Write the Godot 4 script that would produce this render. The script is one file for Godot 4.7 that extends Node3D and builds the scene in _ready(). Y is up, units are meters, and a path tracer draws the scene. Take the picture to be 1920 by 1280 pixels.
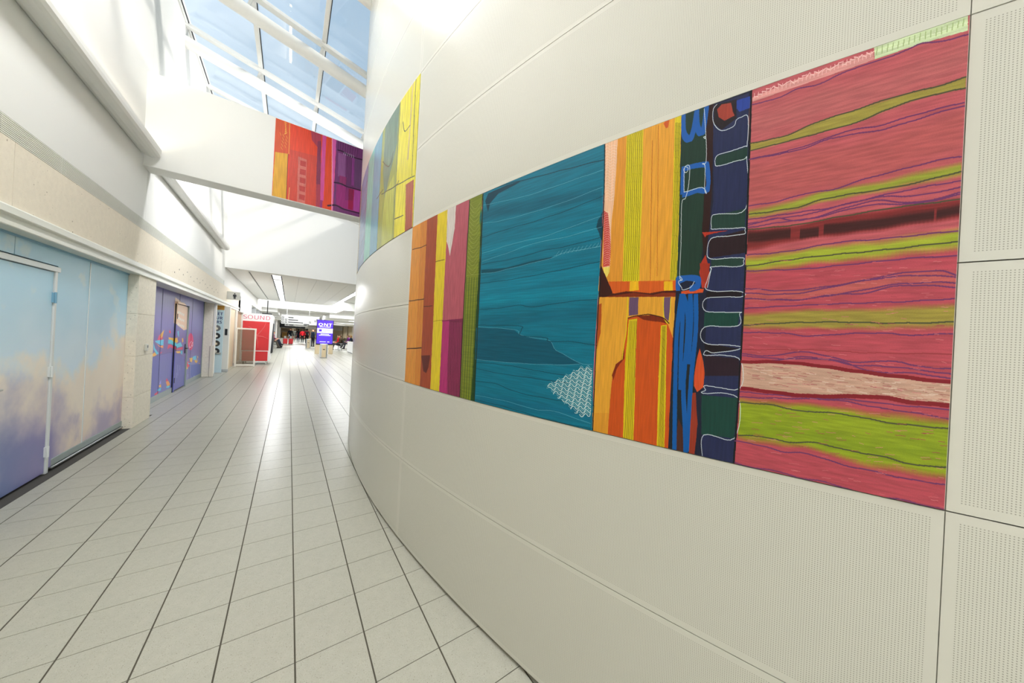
extends Node3D
# A terminal corridor: a tall curved wall of perforated panels with printed murals,
# a stone-and-plaster wall opposite, a sloping skylight, and a busy hall at the far end.
# Units are metres, y is up; the corridor runs towards -z.

const CX := 11.89          # axis and radius of the curved wall
const CZ := -1.954
const RAD := 11.29
const PANEL_W := 2.565
const PANEL_H := 0.6085
const PANEL_Y := 0.022
const SEAM := 1.25         # arc position of one upright joint
const TILE_X := 0.305
const TILE_Z := 0.29765
const LEFT := -1.95        # face of the straight wall
const SLOPE := 12.7        # fall of the skylight in degrees

var M := {}                # materials by name
var taken := {}


func _ready() -> void:
	set_camera()
	set_sky()
	set_materials()
	build_floor()
	build_curved_wall()
	build_left_wall()
	build_beam_and_shell()
	build_skylight()
	build_hall()
	build_murals()
	build_sky_hoarding()
	build_purple_hoarding()
	build_cove_lights()
	build_corridor_things()
	build_kiosk()
	build_signs()
	build_hall_things()
	build_people()


func set_camera() -> void:
	var cam := Camera3D.new()
	cam.name = "camera"
	cam.position = Vector3(-0.08976, 1.5979, 1.78925)
	cam.rotation = Vector3(0.0001, -0.6176, 0.0520)
	cam.fov = rad_to_deg(2.0 * atan(640.0 / 588.39))
	cam.near = 0.05
	cam.far = 300.0
	add_child(cam)
	cam.current = true


func set_sky() -> void:
	var e := Environment.new()
	e.background_mode = Environment.BG_SKY
	var s := ProceduralSkyMaterial.new()
	s.sky_top_color = Color(0.68, 0.83, 0.96)
	s.sky_horizon_color = Color(0.93, 0.96, 0.98)
	s.sky_curve = 0.35
	s.ground_bottom_color = Color(0.72, 0.71, 0.68)
	s.ground_horizon_color = Color(0.88, 0.88, 0.86)
	s.sky_cover = cloud_cover()
	s.sky_cover_modulate = Color(1, 1, 1, 0.45)
	var sky := Sky.new()
	sky.sky_material = s
	e.sky = sky
	e.background_energy_multiplier = 0.78
	e.tonemap_mode = Environment.TONE_MAPPER_LINEAR
	e.tonemap_exposure = 1.12
	e.sdfgi_enabled = true
	e.ssao_enabled = true
	e.ssil_enabled = true
	var w := WorldEnvironment.new()
	w.name = "environment"
	w.environment = e
	add_child(w)
	# hazy sun over the viewer's shoulder: it reaches the upper walls through the skylight
	var sun := DirectionalLight3D.new()
	sun.name = "sun"
	sun.light_energy = 0.85
	sun.light_color = Color(1.0, 0.985, 0.955)
	sun.light_angular_distance = 6.0
	sun.shadow_enabled = true
	sun.sky_mode = DirectionalLight3D.SKY_MODE_LIGHT_ONLY
	add_child(sun)
	sun.look_at_from_position(Vector3.ZERO, Vector3(-0.74, -0.58, -0.34), Vector3.UP)
	# tilted lamps hung under the near end of the skylight, above the picture
	for k in 4:
		area_light(Vector3(-0.3, 6.42, -2.2 + k * 1.0), Vector3(-0.50, -0.85, 0.12), Vector2(0.9, 0.9), 4.8, Color(0.985, 0.99, 1.0), "washer_lamp")
	# flood lamps fixed behind the bridge, facing the far wall and the shop fronts
	for k in 2:
		area_light(Vector3(-0.35 + k * 0.95, 4.86, -5.80), Vector3(-0.22, -0.30, -0.93), Vector2(0.5, 0.4), 7.5, Color(0.985, 0.99, 1.0), "flood_lamp_glow")
	# strip lamps of the low hall ceiling behind the viewer
	for k in 3:
		area_light(Vector3(0.5 + k * 1.25, 3.60, 6.4), Vector3.DOWN, Vector2(0.26, 6.2), 12.5, Color(0.975, 0.99, 1.0), "strip_lamp")


func cloud_cover() -> ImageTexture:
	var n := FastNoiseLite.new()
	n.seed = 5
	n.noise_type = FastNoiseLite.TYPE_SIMPLEX_SMOOTH
	n.frequency = 0.012
	n.fractal_octaves = 4
	var im := n.get_seamless_image(512, 256)
	im.convert(Image.FORMAT_RGBA8)
	var d := im.get_data()
	for i in range(0, d.size(), 4):
		var t := clampf((d[i] - 84.0) / 100.0, 0.0, 1.0)
		d[i] = 255
		d[i + 1] = 255
		d[i + 2] = 255
		d[i + 3] = int(255.0 * t)
	return ImageTexture.create_from_image(Image.create_from_data(512, 256, false, Image.FORMAT_RGBA8, d))


# ------------------------------------------------------------------ helpers
class MB:
	var st := SurfaceTool.new()
	var xf := Transform3D.IDENTITY
	func _init() -> void:
		st.begin(Mesh.PRIMITIVE_TRIANGLES)
	func vert(p: Vector3, n: Vector3, uv: Vector2) -> void:
		st.set_normal((xf.basis * n).normalized())
		st.set_uv(uv)
		st.add_vertex(xf * p)
	func tri(a: Vector3, b: Vector3, c: Vector3, na: Vector3, nb: Vector3, nc: Vector3, ua := Vector2.ZERO, ub := Vector2.ZERO, uc := Vector2.ZERO) -> void:
		vert(a, na, ua)
		if (b - a).cross(c - a).dot(na + nb + nc) > 0.0:
			vert(c, nc, uc)
			vert(b, nb, ub)
		else:
			vert(b, nb, ub)
			vert(c, nc, uc)
	func quad(a: Vector3, b: Vector3, c: Vector3, d: Vector3, n: Vector3, uv := [Vector2(0, 0), Vector2(1, 0), Vector2(1, 1), Vector2(0, 1)]) -> void:
		tri(a, b, c, n, n, n, uv[0], uv[1], uv[2])
		tri(a, c, d, n, n, n, uv[0], uv[2], uv[3])
	func box(lo: Vector3, hi: Vector3, b := 0.0) -> void:
		var c := (lo + hi) * 0.5
		var h := (hi - lo) * 0.5
		for ax in 3:
			var u := (ax + 1) % 3
			var w := (ax + 2) % 3
			for s in [-1.0, 1.0]:
				var n := Vector3.ZERO
				n[ax] = s
				var q := []
				for k in [[-1, -1], [1, -1], [1, 1], [-1, 1]]:
					var p := Vector3.ZERO
					p[ax] = s * h[ax]
					p[u] = k[0] * (h[u] - b)
					p[w] = k[1] * (h[w] - b)
					q.append(c + p)
				quad(q[0], q[1], q[2], q[3], n)
			if b > 0.0:
				for su in [-1.0, 1.0]:
					for sw in [-1.0, 1.0]:
						var n := Vector3.ZERO
						n[u] = su
						n[w] = sw
						var q := []
						for k in [[-1, 0], [1, 0], [1, 1], [-1, 1]]:
							var p := Vector3.ZERO
							p[ax] = k[0] * (h[ax] - b)
							p[u] = su * (h[u] - (b if k[1] == 1 else 0.0))
							p[w] = sw * (h[w] - (b if k[1] == 0 else 0.0))
							q.append(c + p)
						quad(q[0], q[1], q[2], q[3], n.normalized())
		if b > 0.0:
			for sx in [-1.0, 1.0]:
				for sy in [-1.0, 1.0]:
					for sz in [-1.0, 1.0]:
						var s := Vector3(sx, sy, sz)
						var n := s.normalized()
						tri(c + s * (h - Vector3(0, b, b)), c + s * (h - Vector3(b, 0, b)), c + s * (h - Vector3(b, b, 0)), n, n, n)
	func tube(p0: Vector3, p1: Vector3, r0: float, r1: float, seg := 12, caps := true) -> void:
		var d := (p1 - p0).normalized()
		var u := d.cross(Vector3.UP if absf(d.y) < 0.9 else Vector3.RIGHT).normalized()
		var w := d.cross(u)
		for k in seg:
			var a0 := TAU * k / seg
			var a1 := TAU * (k + 1) / seg
			var n0 := u * cos(a0) + w * sin(a0)
			var n1 := u * cos(a1) + w * sin(a1)
			tri(p0 + n0 * r0, p0 + n1 * r0, p1 + n1 * r1, n0, n1, n1)
			tri(p0 + n0 * r0, p1 + n1 * r1, p1 + n0 * r1, n0, n1, n0)
			if caps:
				tri(p0, p0 + n0 * r0, p0 + n1 * r0, -d, -d, -d)
				tri(p1, p1 + n0 * r1, p1 + n1 * r1, d, d, d)
	func lathe(profile: Array, centre := Vector3.ZERO, seg := 20) -> void:
		for i in profile.size() - 1:
			var a: Vector2 = profile[i]
			var b: Vector2 = profile[i + 1]
			var t := b - a
			var n2 := Vector2(t.y, -t.x).normalized()
			for k in seg:
				var c0 := Vector3(cos(TAU * k / seg), 0, sin(TAU * k / seg))
				var c1 := Vector3(cos(TAU * (k + 1) / seg), 0, sin(TAU * (k + 1) / seg))
				var n0 := c0 * n2.x + Vector3.UP * n2.y
				var n1 := c1 * n2.x + Vector3.UP * n2.y
				var p00 := centre + c0 * a.x + Vector3.UP * a.y
				var p01 := centre + c1 * a.x + Vector3.UP * a.y
				var p10 := centre + c0 * b.x + Vector3.UP * b.y
				var p11 := centre + c1 * b.x + Vector3.UP * b.y
				tri(p00, p01, p11, n0, n1, n1)
				tri(p00, p11, p10, n0, n1, n0)
	# a closed outline in x-y, drawn out along z from z0 to z1
	func prism(outline: PackedVector2Array, z0: float, z1: float) -> void:
		var ccw := not Geometry2D.is_polygon_clockwise(outline)
		var n := outline.size()
		for i in n:
			var a := outline[i]
			var b := outline[(i + 1) % n]
			var t := (b - a).normalized()
			var nn := Vector3(t.y, -t.x, 0) * (1.0 if ccw else -1.0)
			quad(Vector3(a.x, a.y, z0), Vector3(b.x, b.y, z0), Vector3(b.x, b.y, z1), Vector3(a.x, a.y, z1), nn)
		var t3 := Geometry2D.triangulate_polygon(outline)
		for i in range(0, t3.size(), 3):
			var a := outline[t3[i]]
			var b := outline[t3[i + 1]]
			var c := outline[t3[i + 2]]
			for zz in [[z0, signf(z0 - z1)], [z1, signf(z1 - z0)]]:
				var nz := Vector3(0, 0, zz[1])
				tri(Vector3(a.x, a.y, zz[0]), Vector3(b.x, b.y, zz[0]), Vector3(c.x, c.y, zz[0]), nz, nz, nz)
	func done() -> ArrayMesh:
		return st.commit()


func numbered(called: String) -> String:
	taken[called] = taken.get(called, -1) + 1
	return called if taken[called] == 0 else "%s_%03d" % [called, taken[called]]


func put(called: String, mesh: Mesh, mat: Material, parent: Node3D = null) -> MeshInstance3D:
	var o := MeshInstance3D.new()
	o.mesh = mesh
	o.cast_shadow = GeometryInstance3D.SHADOW_CASTING_SETTING_ON
	if mat:
		o.material_override = mat
	if parent:
		o.name = called
		parent.add_child(o, true)
	else:
		o.name = numbered(called)
		add_child(o)
	return o


func boxed(called: String, lo: Vector3, hi: Vector3, mat: Material, parent: Node3D = null, bevel := 0.0) -> MeshInstance3D:
	var b := MB.new()
	b.box(lo, hi, bevel)
	return put(called, b.done(), mat, parent)


func thing(called: String, label: String, category: String, at := Vector3.ZERO, turn := 0.0, group := "") -> Node3D:
	var o := Node3D.new()
	o.name = numbered(called)
	add_child(o)
	o.position = at
	o.rotation.y = turn
	tag(o, label, category, group)
	return o


func tag(o: Node3D, label: String, category: String, group := "") -> void:
	o.set_meta("label", label)
	o.set_meta("category", category)
	if group:
		o.set_meta("group", group)


func structure(called: String, label := "") -> Node3D:
	var o := Node3D.new()
	o.name = numbered(called)
	add_child(o)
	o.set_meta("kind", "structure")
	if label:
		o.set_meta("label", label)
	return o


func group_node(called: String, parent: Node3D) -> Node3D:
	var o := Node3D.new()
	o.name = called
	parent.add_child(o, true)
	return o


func lettering(called: String, text: String, height: float, mat: Material, parent: Node3D, at: Vector3, turn := 0.0, stretch := 1.0, bold := true, centred := true) -> MeshInstance3D:
	var f := SystemFont.new()
	f.font_names = PackedStringArray(["Droid Sans"])
	f.font_weight = 700 if bold else 400
	var t := TextMesh.new()
	t.font = f
	t.text = text
	t.font_size = 64
	t.pixel_size = height / 46.0
	t.depth = 0.004
	t.curve_step = 1.0
	t.horizontal_alignment = HORIZONTAL_ALIGNMENT_CENTER if centred else HORIZONTAL_ALIGNMENT_LEFT
	var o := put(called, t, mat, parent)
	o.position = at
	o.rotation.y = turn
	o.scale = Vector3(stretch, 1, 1)
	return o


func cyl(s: float, h: float, off := 0.0) -> Vector3:
	var a := s / RAD
	return Vector3(CX - (RAD + off) * cos(a), h, CZ + (RAD + off) * sin(a))


func cyl_n(s: float) -> Vector3:
	return Vector3(-cos(s / RAD), 0, sin(s / RAD))


# ------------------------------------------------------------------ materials
func mat(called: String, c: Color, rough := 0.6, spec := 0.5) -> StandardMaterial3D:
	var m := StandardMaterial3D.new()
	m.resource_name = called
	m.albedo_color = c
	m.roughness = rough
	m.metallic_specular = spec
	M[called] = m
	return m


func metal(called: String, c: Color, rough: float) -> StandardMaterial3D:
	var m := mat(called, c, rough)
	m.metallic = 1.0
	return m


func glow(called: String, c: Color, energy: float) -> StandardMaterial3D:
	var m := mat(called, c, 0.6)
	m.emission_enabled = true
	m.emission = c
	m.emission_energy_multiplier = energy
	return m


func textured(m: StandardMaterial3D, im: Image, metres: float) -> void:
	m.albedo_texture = ImageTexture.create_from_image(im)
	m.uv1_triplanar = true
	m.uv1_world_triplanar = true
	m.uv1_scale = Vector3.ONE / metres


# a flat colour broken up by soft clouds and scattered specks
func speckled(size: int, base: Color, sway: float, sd: int, specks: Array) -> Image:
	var n := FastNoiseLite.new()
	n.seed = sd
	n.frequency = 0.02
	n.fractal_octaves = 4
	var nim := n.get_seamless_image(size, size)
	nim.convert(Image.FORMAT_L8)
	var nd := nim.get_data()
	var out := PackedByteArray()
	out.resize(size * size * 3)
	for i in size * size:
		var f := 1.0 + sway * (nd[i] / 127.5 - 1.0)
		out[i * 3] = int(clampf(base.r * f, 0, 1) * 255.0)
		out[i * 3 + 1] = int(clampf(base.g * f, 0, 1) * 255.0)
		out[i * 3 + 2] = int(clampf(base.b * f, 0, 1) * 255.0)
	var im := Image.create_from_data(size, size, false, Image.FORMAT_RGB8, out)
	var rng := RandomNumberGenerator.new()
	rng.seed = sd * 77 + 1
	for sp in specks:
		for k in int(sp[0]):
			var w := rng.randi_range(1, sp[2])
			var h := rng.randi_range(1, sp[2])
			var c: Color = sp[1]
			var at := Vector2i(rng.randi_range(0, size - 1), rng.randi_range(0, size - 1))
			im.fill_rect(Rect2i(at, Vector2i(w, h)), c.lerp(base, rng.randf() * 0.6))
	return im


func set_materials() -> void:
	var tile := mat("terrazzo", Color(1, 1, 1), 0.30, 0.38)
	textured(tile, speckled(512, Color(0.665, 0.66, 0.61), 0.02, 3, [[5200, Color(0.55, 0.54, 0.48), 2], [520, Color(0.34, 0.32, 0.27), 2], [2600, Color(0.715, 0.71, 0.665), 3]]), 0.62)
	mat("grout", Color(0.30, 0.285, 0.24), 0.9)
	mat("paint", Color(0.915, 0.912, 0.895), 0.55, 0.4)
	mat("plaster", Color(0.92, 0.917, 0.902), 0.7, 0.3)
	mat("panel_paint", Color(0.795, 0.79, 0.752), 0.24, 0.5)
	mat("backing", Color(0.50, 0.485, 0.43), 0.9)
	mat("trim_paint", Color(0.90, 0.90, 0.865), 0.4)
	mat("gasket", Color(0.12, 0.11, 0.10), 0.7)
	mat("ceiling_white", Color(0.93, 0.93, 0.92), 0.7, 0.3)
	mat("grille_paint", Color(0.90, 0.90, 0.86), 0.5)
	mat("door_brown", Color(0.66, 0.52, 0.38), 0.5)
	mat("dark_metal", Color(0.10, 0.10, 0.11), 0.45)
	metal("steel", Color(0.72, 0.72, 0.71), 0.32)
	metal("aluminium", Color(0.80, 0.81, 0.82), 0.4)
	mat("bone", Color(0.93, 0.92, 0.89), 0.45)
	mat("black", Color(0.05, 0.05, 0.06), 0.5)
	mat("charcoal", Color(0.13, 0.14, 0.16), 0.6)
	mat("ink", Color(0.14, 0.15, 0.17), 0.6)
	mat("pale_ink", Color(0.45, 0.46, 0.48), 0.6)
	mat("white_ink", Color(0.96, 0.96, 0.97), 0.5)
	mat("sign_white", Color(0.95, 0.95, 0.95), 0.4)
	mat("kiosk_red", Color(0.86, 0.20, 0.22), 0.35)
	mat("kiosk_line", Color(0.90, 0.42, 0.42), 0.4)
	mat("kiosk_outline", Color(0.86, 0.42, 0.54), 0.5)
	mat("tan_stone", Color(0.80, 0.73, 0.60), 0.6)
	mat("beige_stone", Color(0.89, 0.82, 0.70), 0.6)
	mat("wood_gold", Color(0.78, 0.58, 0.24), 0.5)
	mat("poster_blue", Color(0.78, 0.87, 0.91), 0.4)
	mat("navy_ink", Color(0.12, 0.22, 0.45), 0.5)
	mat("rail_grey", Color(0.58, 0.63, 0.63), 0.35)
	mat("kerb_dark", Color(0.27, 0.26, 0.245), 0.8)
	mat("hinge_blue", Color(0.48, 0.66, 0.76), 0.4)
	mat("frame_white", Color(0.86, 0.88, 0.88), 0.35)
	mat("stone_fin", Color(0.90, 0.87, 0.80), 0.6)
	mat("device", Color(0.82, 0.82, 0.79), 0.4)
	mat("green_sign", Color(0.60, 0.86, 0.62), 0.4)
	var conc := mat("concrete", Color(1, 1, 1), 0.85, 0.3)
	textured(conc, speckled(1024, Color(0.925, 0.885, 0.815), 0.016, 11, [[9000, Color(0.88, 0.82, 0.73), 3], [2600, Color(0.96, 0.92, 0.85), 4], [190, Color(0.52, 0.46, 0.38), 4], [46, Color(0.40, 0.34, 0.27), 8]]), 1.7)
	var pier := mat("pier_stone", Color(1, 1, 1), 0.8, 0.3)
	textured(pier, speckled(512, Color(0.925, 0.895, 0.83), 0.03, 17, [[5000, Color(0.87, 0.83, 0.76), 3], [900, Color(0.96, 0.94, 0.89), 3], [90, Color(0.42, 0.36, 0.29), 5]]), 0.8)
	var hole := mat("perforated", Color(1, 1, 1), 0.24, 0.5)
	hole.albedo_texture = ImageTexture.create_from_image(perforation())
	hole.texture_repeat = true
	var glass := mat("glass", Color(0.90, 0.96, 1.0, 0.06), 0.02, 0.5)
	glass.transparency = BaseMaterial3D.TRANSPARENCY_ALPHA
	var mesh := mat("screen_mesh", Color(1, 1, 1), 0.6)
	mesh.transparency = BaseMaterial3D.TRANSPARENCY_ALPHA_SCISSOR
	mesh.albedo_texture = ImageTexture.create_from_image(wire_cloth())
	mesh.texture_repeat = true
	glow("lamp_warm", Color(1.0, 0.95, 0.86), 0.9)
	glow("lamp_cool", Color(0.97, 0.98, 1.0), 1.25)
	glow("screen_blue", Color(0.30, 0.17, 0.82), 0.42)
	glow("screen_white", Color(0.95, 0.94, 1.0), 0.35)
	glow("screen_window", Color(0.97, 0.98, 1.0), 1.0)


# one cell of the punched pattern: a round hole through painted metal
func perforation() -> Image:
	var im := Image.create(32, 32, false, Image.FORMAT_RGB8)
	for y in 32:
		for x in 32:
			var d := Vector2(x - 15.5, y - 15.5).length()
			var t := clampf(d - 6.6, 0.0, 1.0)
			im.set_pixel(x, y, Color(0.60, 0.595, 0.56).lerp(Color(0.795, 0.79, 0.752), t))
	return im


func wire_cloth() -> Image:
	var im := Image.create(16, 16, false, Image.FORMAT_RGBA8)
	im.fill(Color(0.44, 0.40, 0.34, 0.0))
	im.fill_rect(Rect2i(0, 0, 16, 7), Color(0.46, 0.42, 0.35, 1))
	im.fill_rect(Rect2i(0, 0, 7, 16), Color(0.50, 0.46, 0.39, 1))
	return im
const MAIN_PAINT = [
	[0,13666615,0,-73,-96,127,-51,131,12,141,1029,134,1119,-38,1112,-91,483],
	[0,12941871,0,78,-34,129,-26,131,12,141,1029,100,1128,91,753],
	[0,9913128,0,126,-64,206,-53,210,17,222,1025,220,1107,134,1119,141,1029,131,12],
	[0,13876264,0,206,-53,274,-46,278,12,284,1027,282,1101,220,1107,222,1025,210,17],
	[0,11096929,0,274,-46,405,-30,407,15,405,342,404,623,282,627,281,181],
	[0,13222333,0,275,-35,329,-27,329,119,307,268,291,206,281,181],
	[0,10890857,0,282,627,404,623,408,1029,408,1085,282,1101,284,1027],
	[0,7283777,0,324,627,404,623,408,1029,408,1085,336,1096,328,848],
	[0,7437350,0,405,-30,472,-29,469,11,478,416,477,1025,475,1085,408,1085,404,623,405,342],
	[0,1850650,0,471,336,469,138,473,1,469,11,478,338,482,1029,480,1083,461,1079,467,1028,468,652],
	[0,27268,0,470,-99,600,-103,887,-90,885,137,886,372,880,777,892,1039,889,1089,480,1083,482,1029,478,338],
	[2,22383,26,190,3,463,86,681,115,875,162,466,142,683,163,877,202],
	[2,30867,26,190,3,472,267,688,269,880,293,475,322,690,316,883,332],
	[2,31382,26,190,3,482,456,695,434,891,436,484,510,697,480,895,475],
	[2,32923,26,190,3,484,510,697,501,898,511,487,564,699,547,901,550],
	[2,24440,26,190,3,490,613,701,593,904,592,492,667,703,638,907,631],
	[2,25472,26,190,3,508,979,716,962,934,956,511,1031,718,1007,937,994],
	[0,20327,0,473,664,572,665,635,672,661,696,719,708,757,714,773,746,799,763,816,774,846,793,772,805,677,813,579,818,476,819],
	[0,14412,0,497,12,574,10,635,17,606,25,542,33,507,65,501,101,485,46],
	[0,14410,0,869,268,884,244,890,351,876,327,866,296],
	[0,18266,0,483,380,591,391,686,380,752,376,744,384,637,394,542,403,484,398],
	[0,1340040,0,742,890,803,856,847,822,876,796,881,973,854,963,823,950,805,920,776,904],
	[0,13732909,0,872,-66,1242,-50,1244,3,1259,503,1258,542,885,527,891,208],
	[0,14194737,0,1069,-32,1212,-22,1231,506,1091,503],
	[0,14857363,0,877,-63,941,-56,944,86,939,216,933,293,935,372,936,440,931,450,902,446,895,315,886,154],
	[0,12535615,0,891,240,913,254,927,319,935,372,936,440,903,443,895,315],
	[0,14666591,0,902,444,937,445,934,466,923,482,910,470],
	[0,13548570,0,987,-18,1070,-17,1082,239,1089,505,1005,500,997,225],
	[0,13548570,0,1212,-26,1240,-23,1241,5,1260,509,1228,507,1226,308],
	[0,12932380,0,1181,-11,1193,-17,1186,23,1177,23,1165,6],
	[0,13063962,0,888,494,1263,511,1262,550,889,548],
	[0,14658586,0,1043,502,1086,503,1089,533,1042,534],
	[0,14658586,0,1203,510,1241,511,1243,540,1204,539],
	[0,4592651,0,885,533,969,539,1026,534,1066,537,1142,545,1199,540,1261,540,1262,559,891,551],
	[0,7940367,0,1066,540,1157,551,1199,545,1260,548,1261,560,891,550,986,545],
	[0,3279883,0,888,430,911,465,941,511,956,536,927,549,889,548,887,474],
	[0,13998127,0,889,549,1261,560,1254,686,1263,1063,891,1087,888,891],
	[0,10569494,0,884,576,905,571,907,677,893,733,886,677],
	[0,6309733,0,1045,555,1090,556,1091,613,1047,617],
	[0,6309733,0,1208,560,1237,560,1235,636,1210,621],
	[0,12537110,0,1043,626,1087,618,1162,615,1205,623,1230,645,1254,686,1259,904,1261,1063,969,1068,971,992,973,910,979,822,992,783,1020,766,1031,707],
	[0,7283467,0,1087,618,1162,615,1205,623,1228,643,1199,637,1163,635,1119,630],
	[0,7939339,0,1033,728,1036,760,1017,777,998,799,984,838,976,822,992,783,1020,766],
	[0,13546518,0,1048,630,1088,626,1094,819,1103,1051,1050,1049,1040,770],
	[0,13546518,0,1200,648,1226,646,1236,857,1244,1052,1210,1048,1201,811],
	[0,13602346,0,888,961,968,951,971,1046,891,1048],
	[0,1579823,0,1241,-32,1500,-22,1501,15,1510,449,1511,552,1258,542,1259,503],
	[0,1448753,0,1258,468,1512,485,1510,823,1507,1058,1259,1064,1254,686],
	[0,1717034,0,1243,-13,1346,-12,1360,282,1352,502,1257,503,1252,219],
	[0,2625553,0,1341,-4,1370,-1,1379,242,1375,416,1361,458,1349,369,1352,193],
	[0,1580836,0,1261,557,1353,560,1354,707,1346,1034,1264,1058,1259,758],
	[0,2107212,0,1367,3,1492,5,1508,305,1511,449,1511,552,1381,547,1372,415,1386,286],
	[0,2107212,0,1378,476,1510,485,1510,702,1509,840,1507,1058,1391,1053,1384,752],
	[0,1849137,0,1387,158,1499,155,1499,190,1388,185],
	[0,1849137,0,1383,329,1503,325,1503,378,1384,366],
	[0,1849137,0,1389,454,1503,459,1502,483,1390,477],
	[0,1063733,0,1375,609,1499,610,1496,648,1376,651],
	[0,1063733,0,1379,849,1509,845,1503,956,1387,962],
	[0,2232858,0,1377,398,1407,393,1506,383,1510,447,1380,451],
	[0,1445400,0,1377,548,1504,552,1504,568,1378,568],
	[0,1445400,0,1381,698,1506,710,1386,733],
	[0,2364450,0,1383,734,1507,737,1510,784,1387,793],
	[0,1971228,0,1370,4,1451,10,1455,65,1403,85,1372,57],
	[0,2243987,0,1452,14,1501,15,1500,48,1464,49,1453,35],
	[0,9910573,0,1382,20,1398,10,1433,15,1440,40,1448,55,1412,61,1389,44],
	[0,10891038,0,1349,373,1389,376,1454,379,1395,381,1367,384,1362,390],
	[0,10891038,0,1353,462,1368,440,1387,495,1378,538,1361,537,1347,492],
	[0,9906970,0,1347,464,1386,467,1383,504,1369,522,1356,512],
	[0,12929824,0,1280,544,1343,539,1368,540,1365,551,1280,553],
	[0,12929828,0,1348,800,1354,753,1364,713,1380,752,1387,788,1384,827,1363,842,1350,826],
	[0,9253150,0,1342,847,1357,844,1370,937,1365,1044,1343,1034],
	[0,4596506,0,1294,928,1322,967,1321,1033,1288,1034],
	[0,11621725,0,1497,-39,1846,-39,2042,-36,2044,2,2047,504,1510,491,1505,221],
	[0,11355988,0,1515,456,2047,485,2056,1040,1506,1071,1512,847],
	[2,11363171,60,160,3,1496,54,1753,64,2041,55,1500,122,1757,143,2043,126],
	[2,11097428,40,150,3,1505,200,1761,216,2040,196,1512,310,1766,309,2043,288],
	[0,13536907,0,1503,21,1640,13,1750,12,1841,8,1845,28,1781,30,1641,32,1508,33],
	[0,12702120,0,1841,-3,1937,-6,2042,-15,2042,31,1952,27,1845,28],
	[2,9800255,6,255,7,1505,147,1619,152,1704,139,1792,135,1901,129,1986,131,2042,128,1507,167,1620,168,1809,165,1879,153,1966,147,2042,151],
	[2,9279539,14,245,6,1514,332,1629,328,1741,317,1865,316,1953,311,2042,308,1512,351,1630,349,1742,342,1866,335,1954,333,2043,333],
	[2,7940394,12,255,5,1514,384,1662,391,1770,384,1913,380,2043,381,1514,439,1664,429,1773,428,1916,423,2044,421],
	[2,4070172,10,255,2,1514,391,1646,396,1516,418,1648,421],
	[2,4070172,10,255,2,1674,402,1725,403,1676,426,1726,427],
	[2,4070172,10,255,2,1739,398,1869,398,1740,422,1870,420],
	[2,4070172,10,255,2,1869,398,1993,396,1870,420,1994,417],
	[2,4070172,10,255,2,1999,396,2043,393,2000,416,2044,413],
	[2,9938735,20,245,5,1512,461,1666,457,1824,452,1960,450,2044,446,1514,494,1724,492,1919,483,2046,485],
	[2,12020312,22,130,6,1514,548,1660,556,1797,544,1894,532,1982,527,2045,538,1515,572,1690,579,1823,565,1918,552,2044,559],
	[2,9669177,14,240,5,1513,615,1663,608,1826,606,1964,602,2045,601,1513,649,1723,652,1876,648,2047,646],
	[2,12293764,3,255,6,1516,749,1623,743,1728,745,1858,753,1972,759,2048,762,1520,812,1645,815,1732,815,1885,803,1975,807,2050,804],
	[2,8886814,20,250,6,1516,847,1647,845,1787,840,1887,842,1977,842,2050,844,1516,949,1653,948,1767,948,1845,956,1961,957,2053,959],
	[2,7966234,30,150,4,1516,902,1650,895,1842,899,2051,890,1517,935,1652,932,1844,936,2051,924],
]
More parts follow.
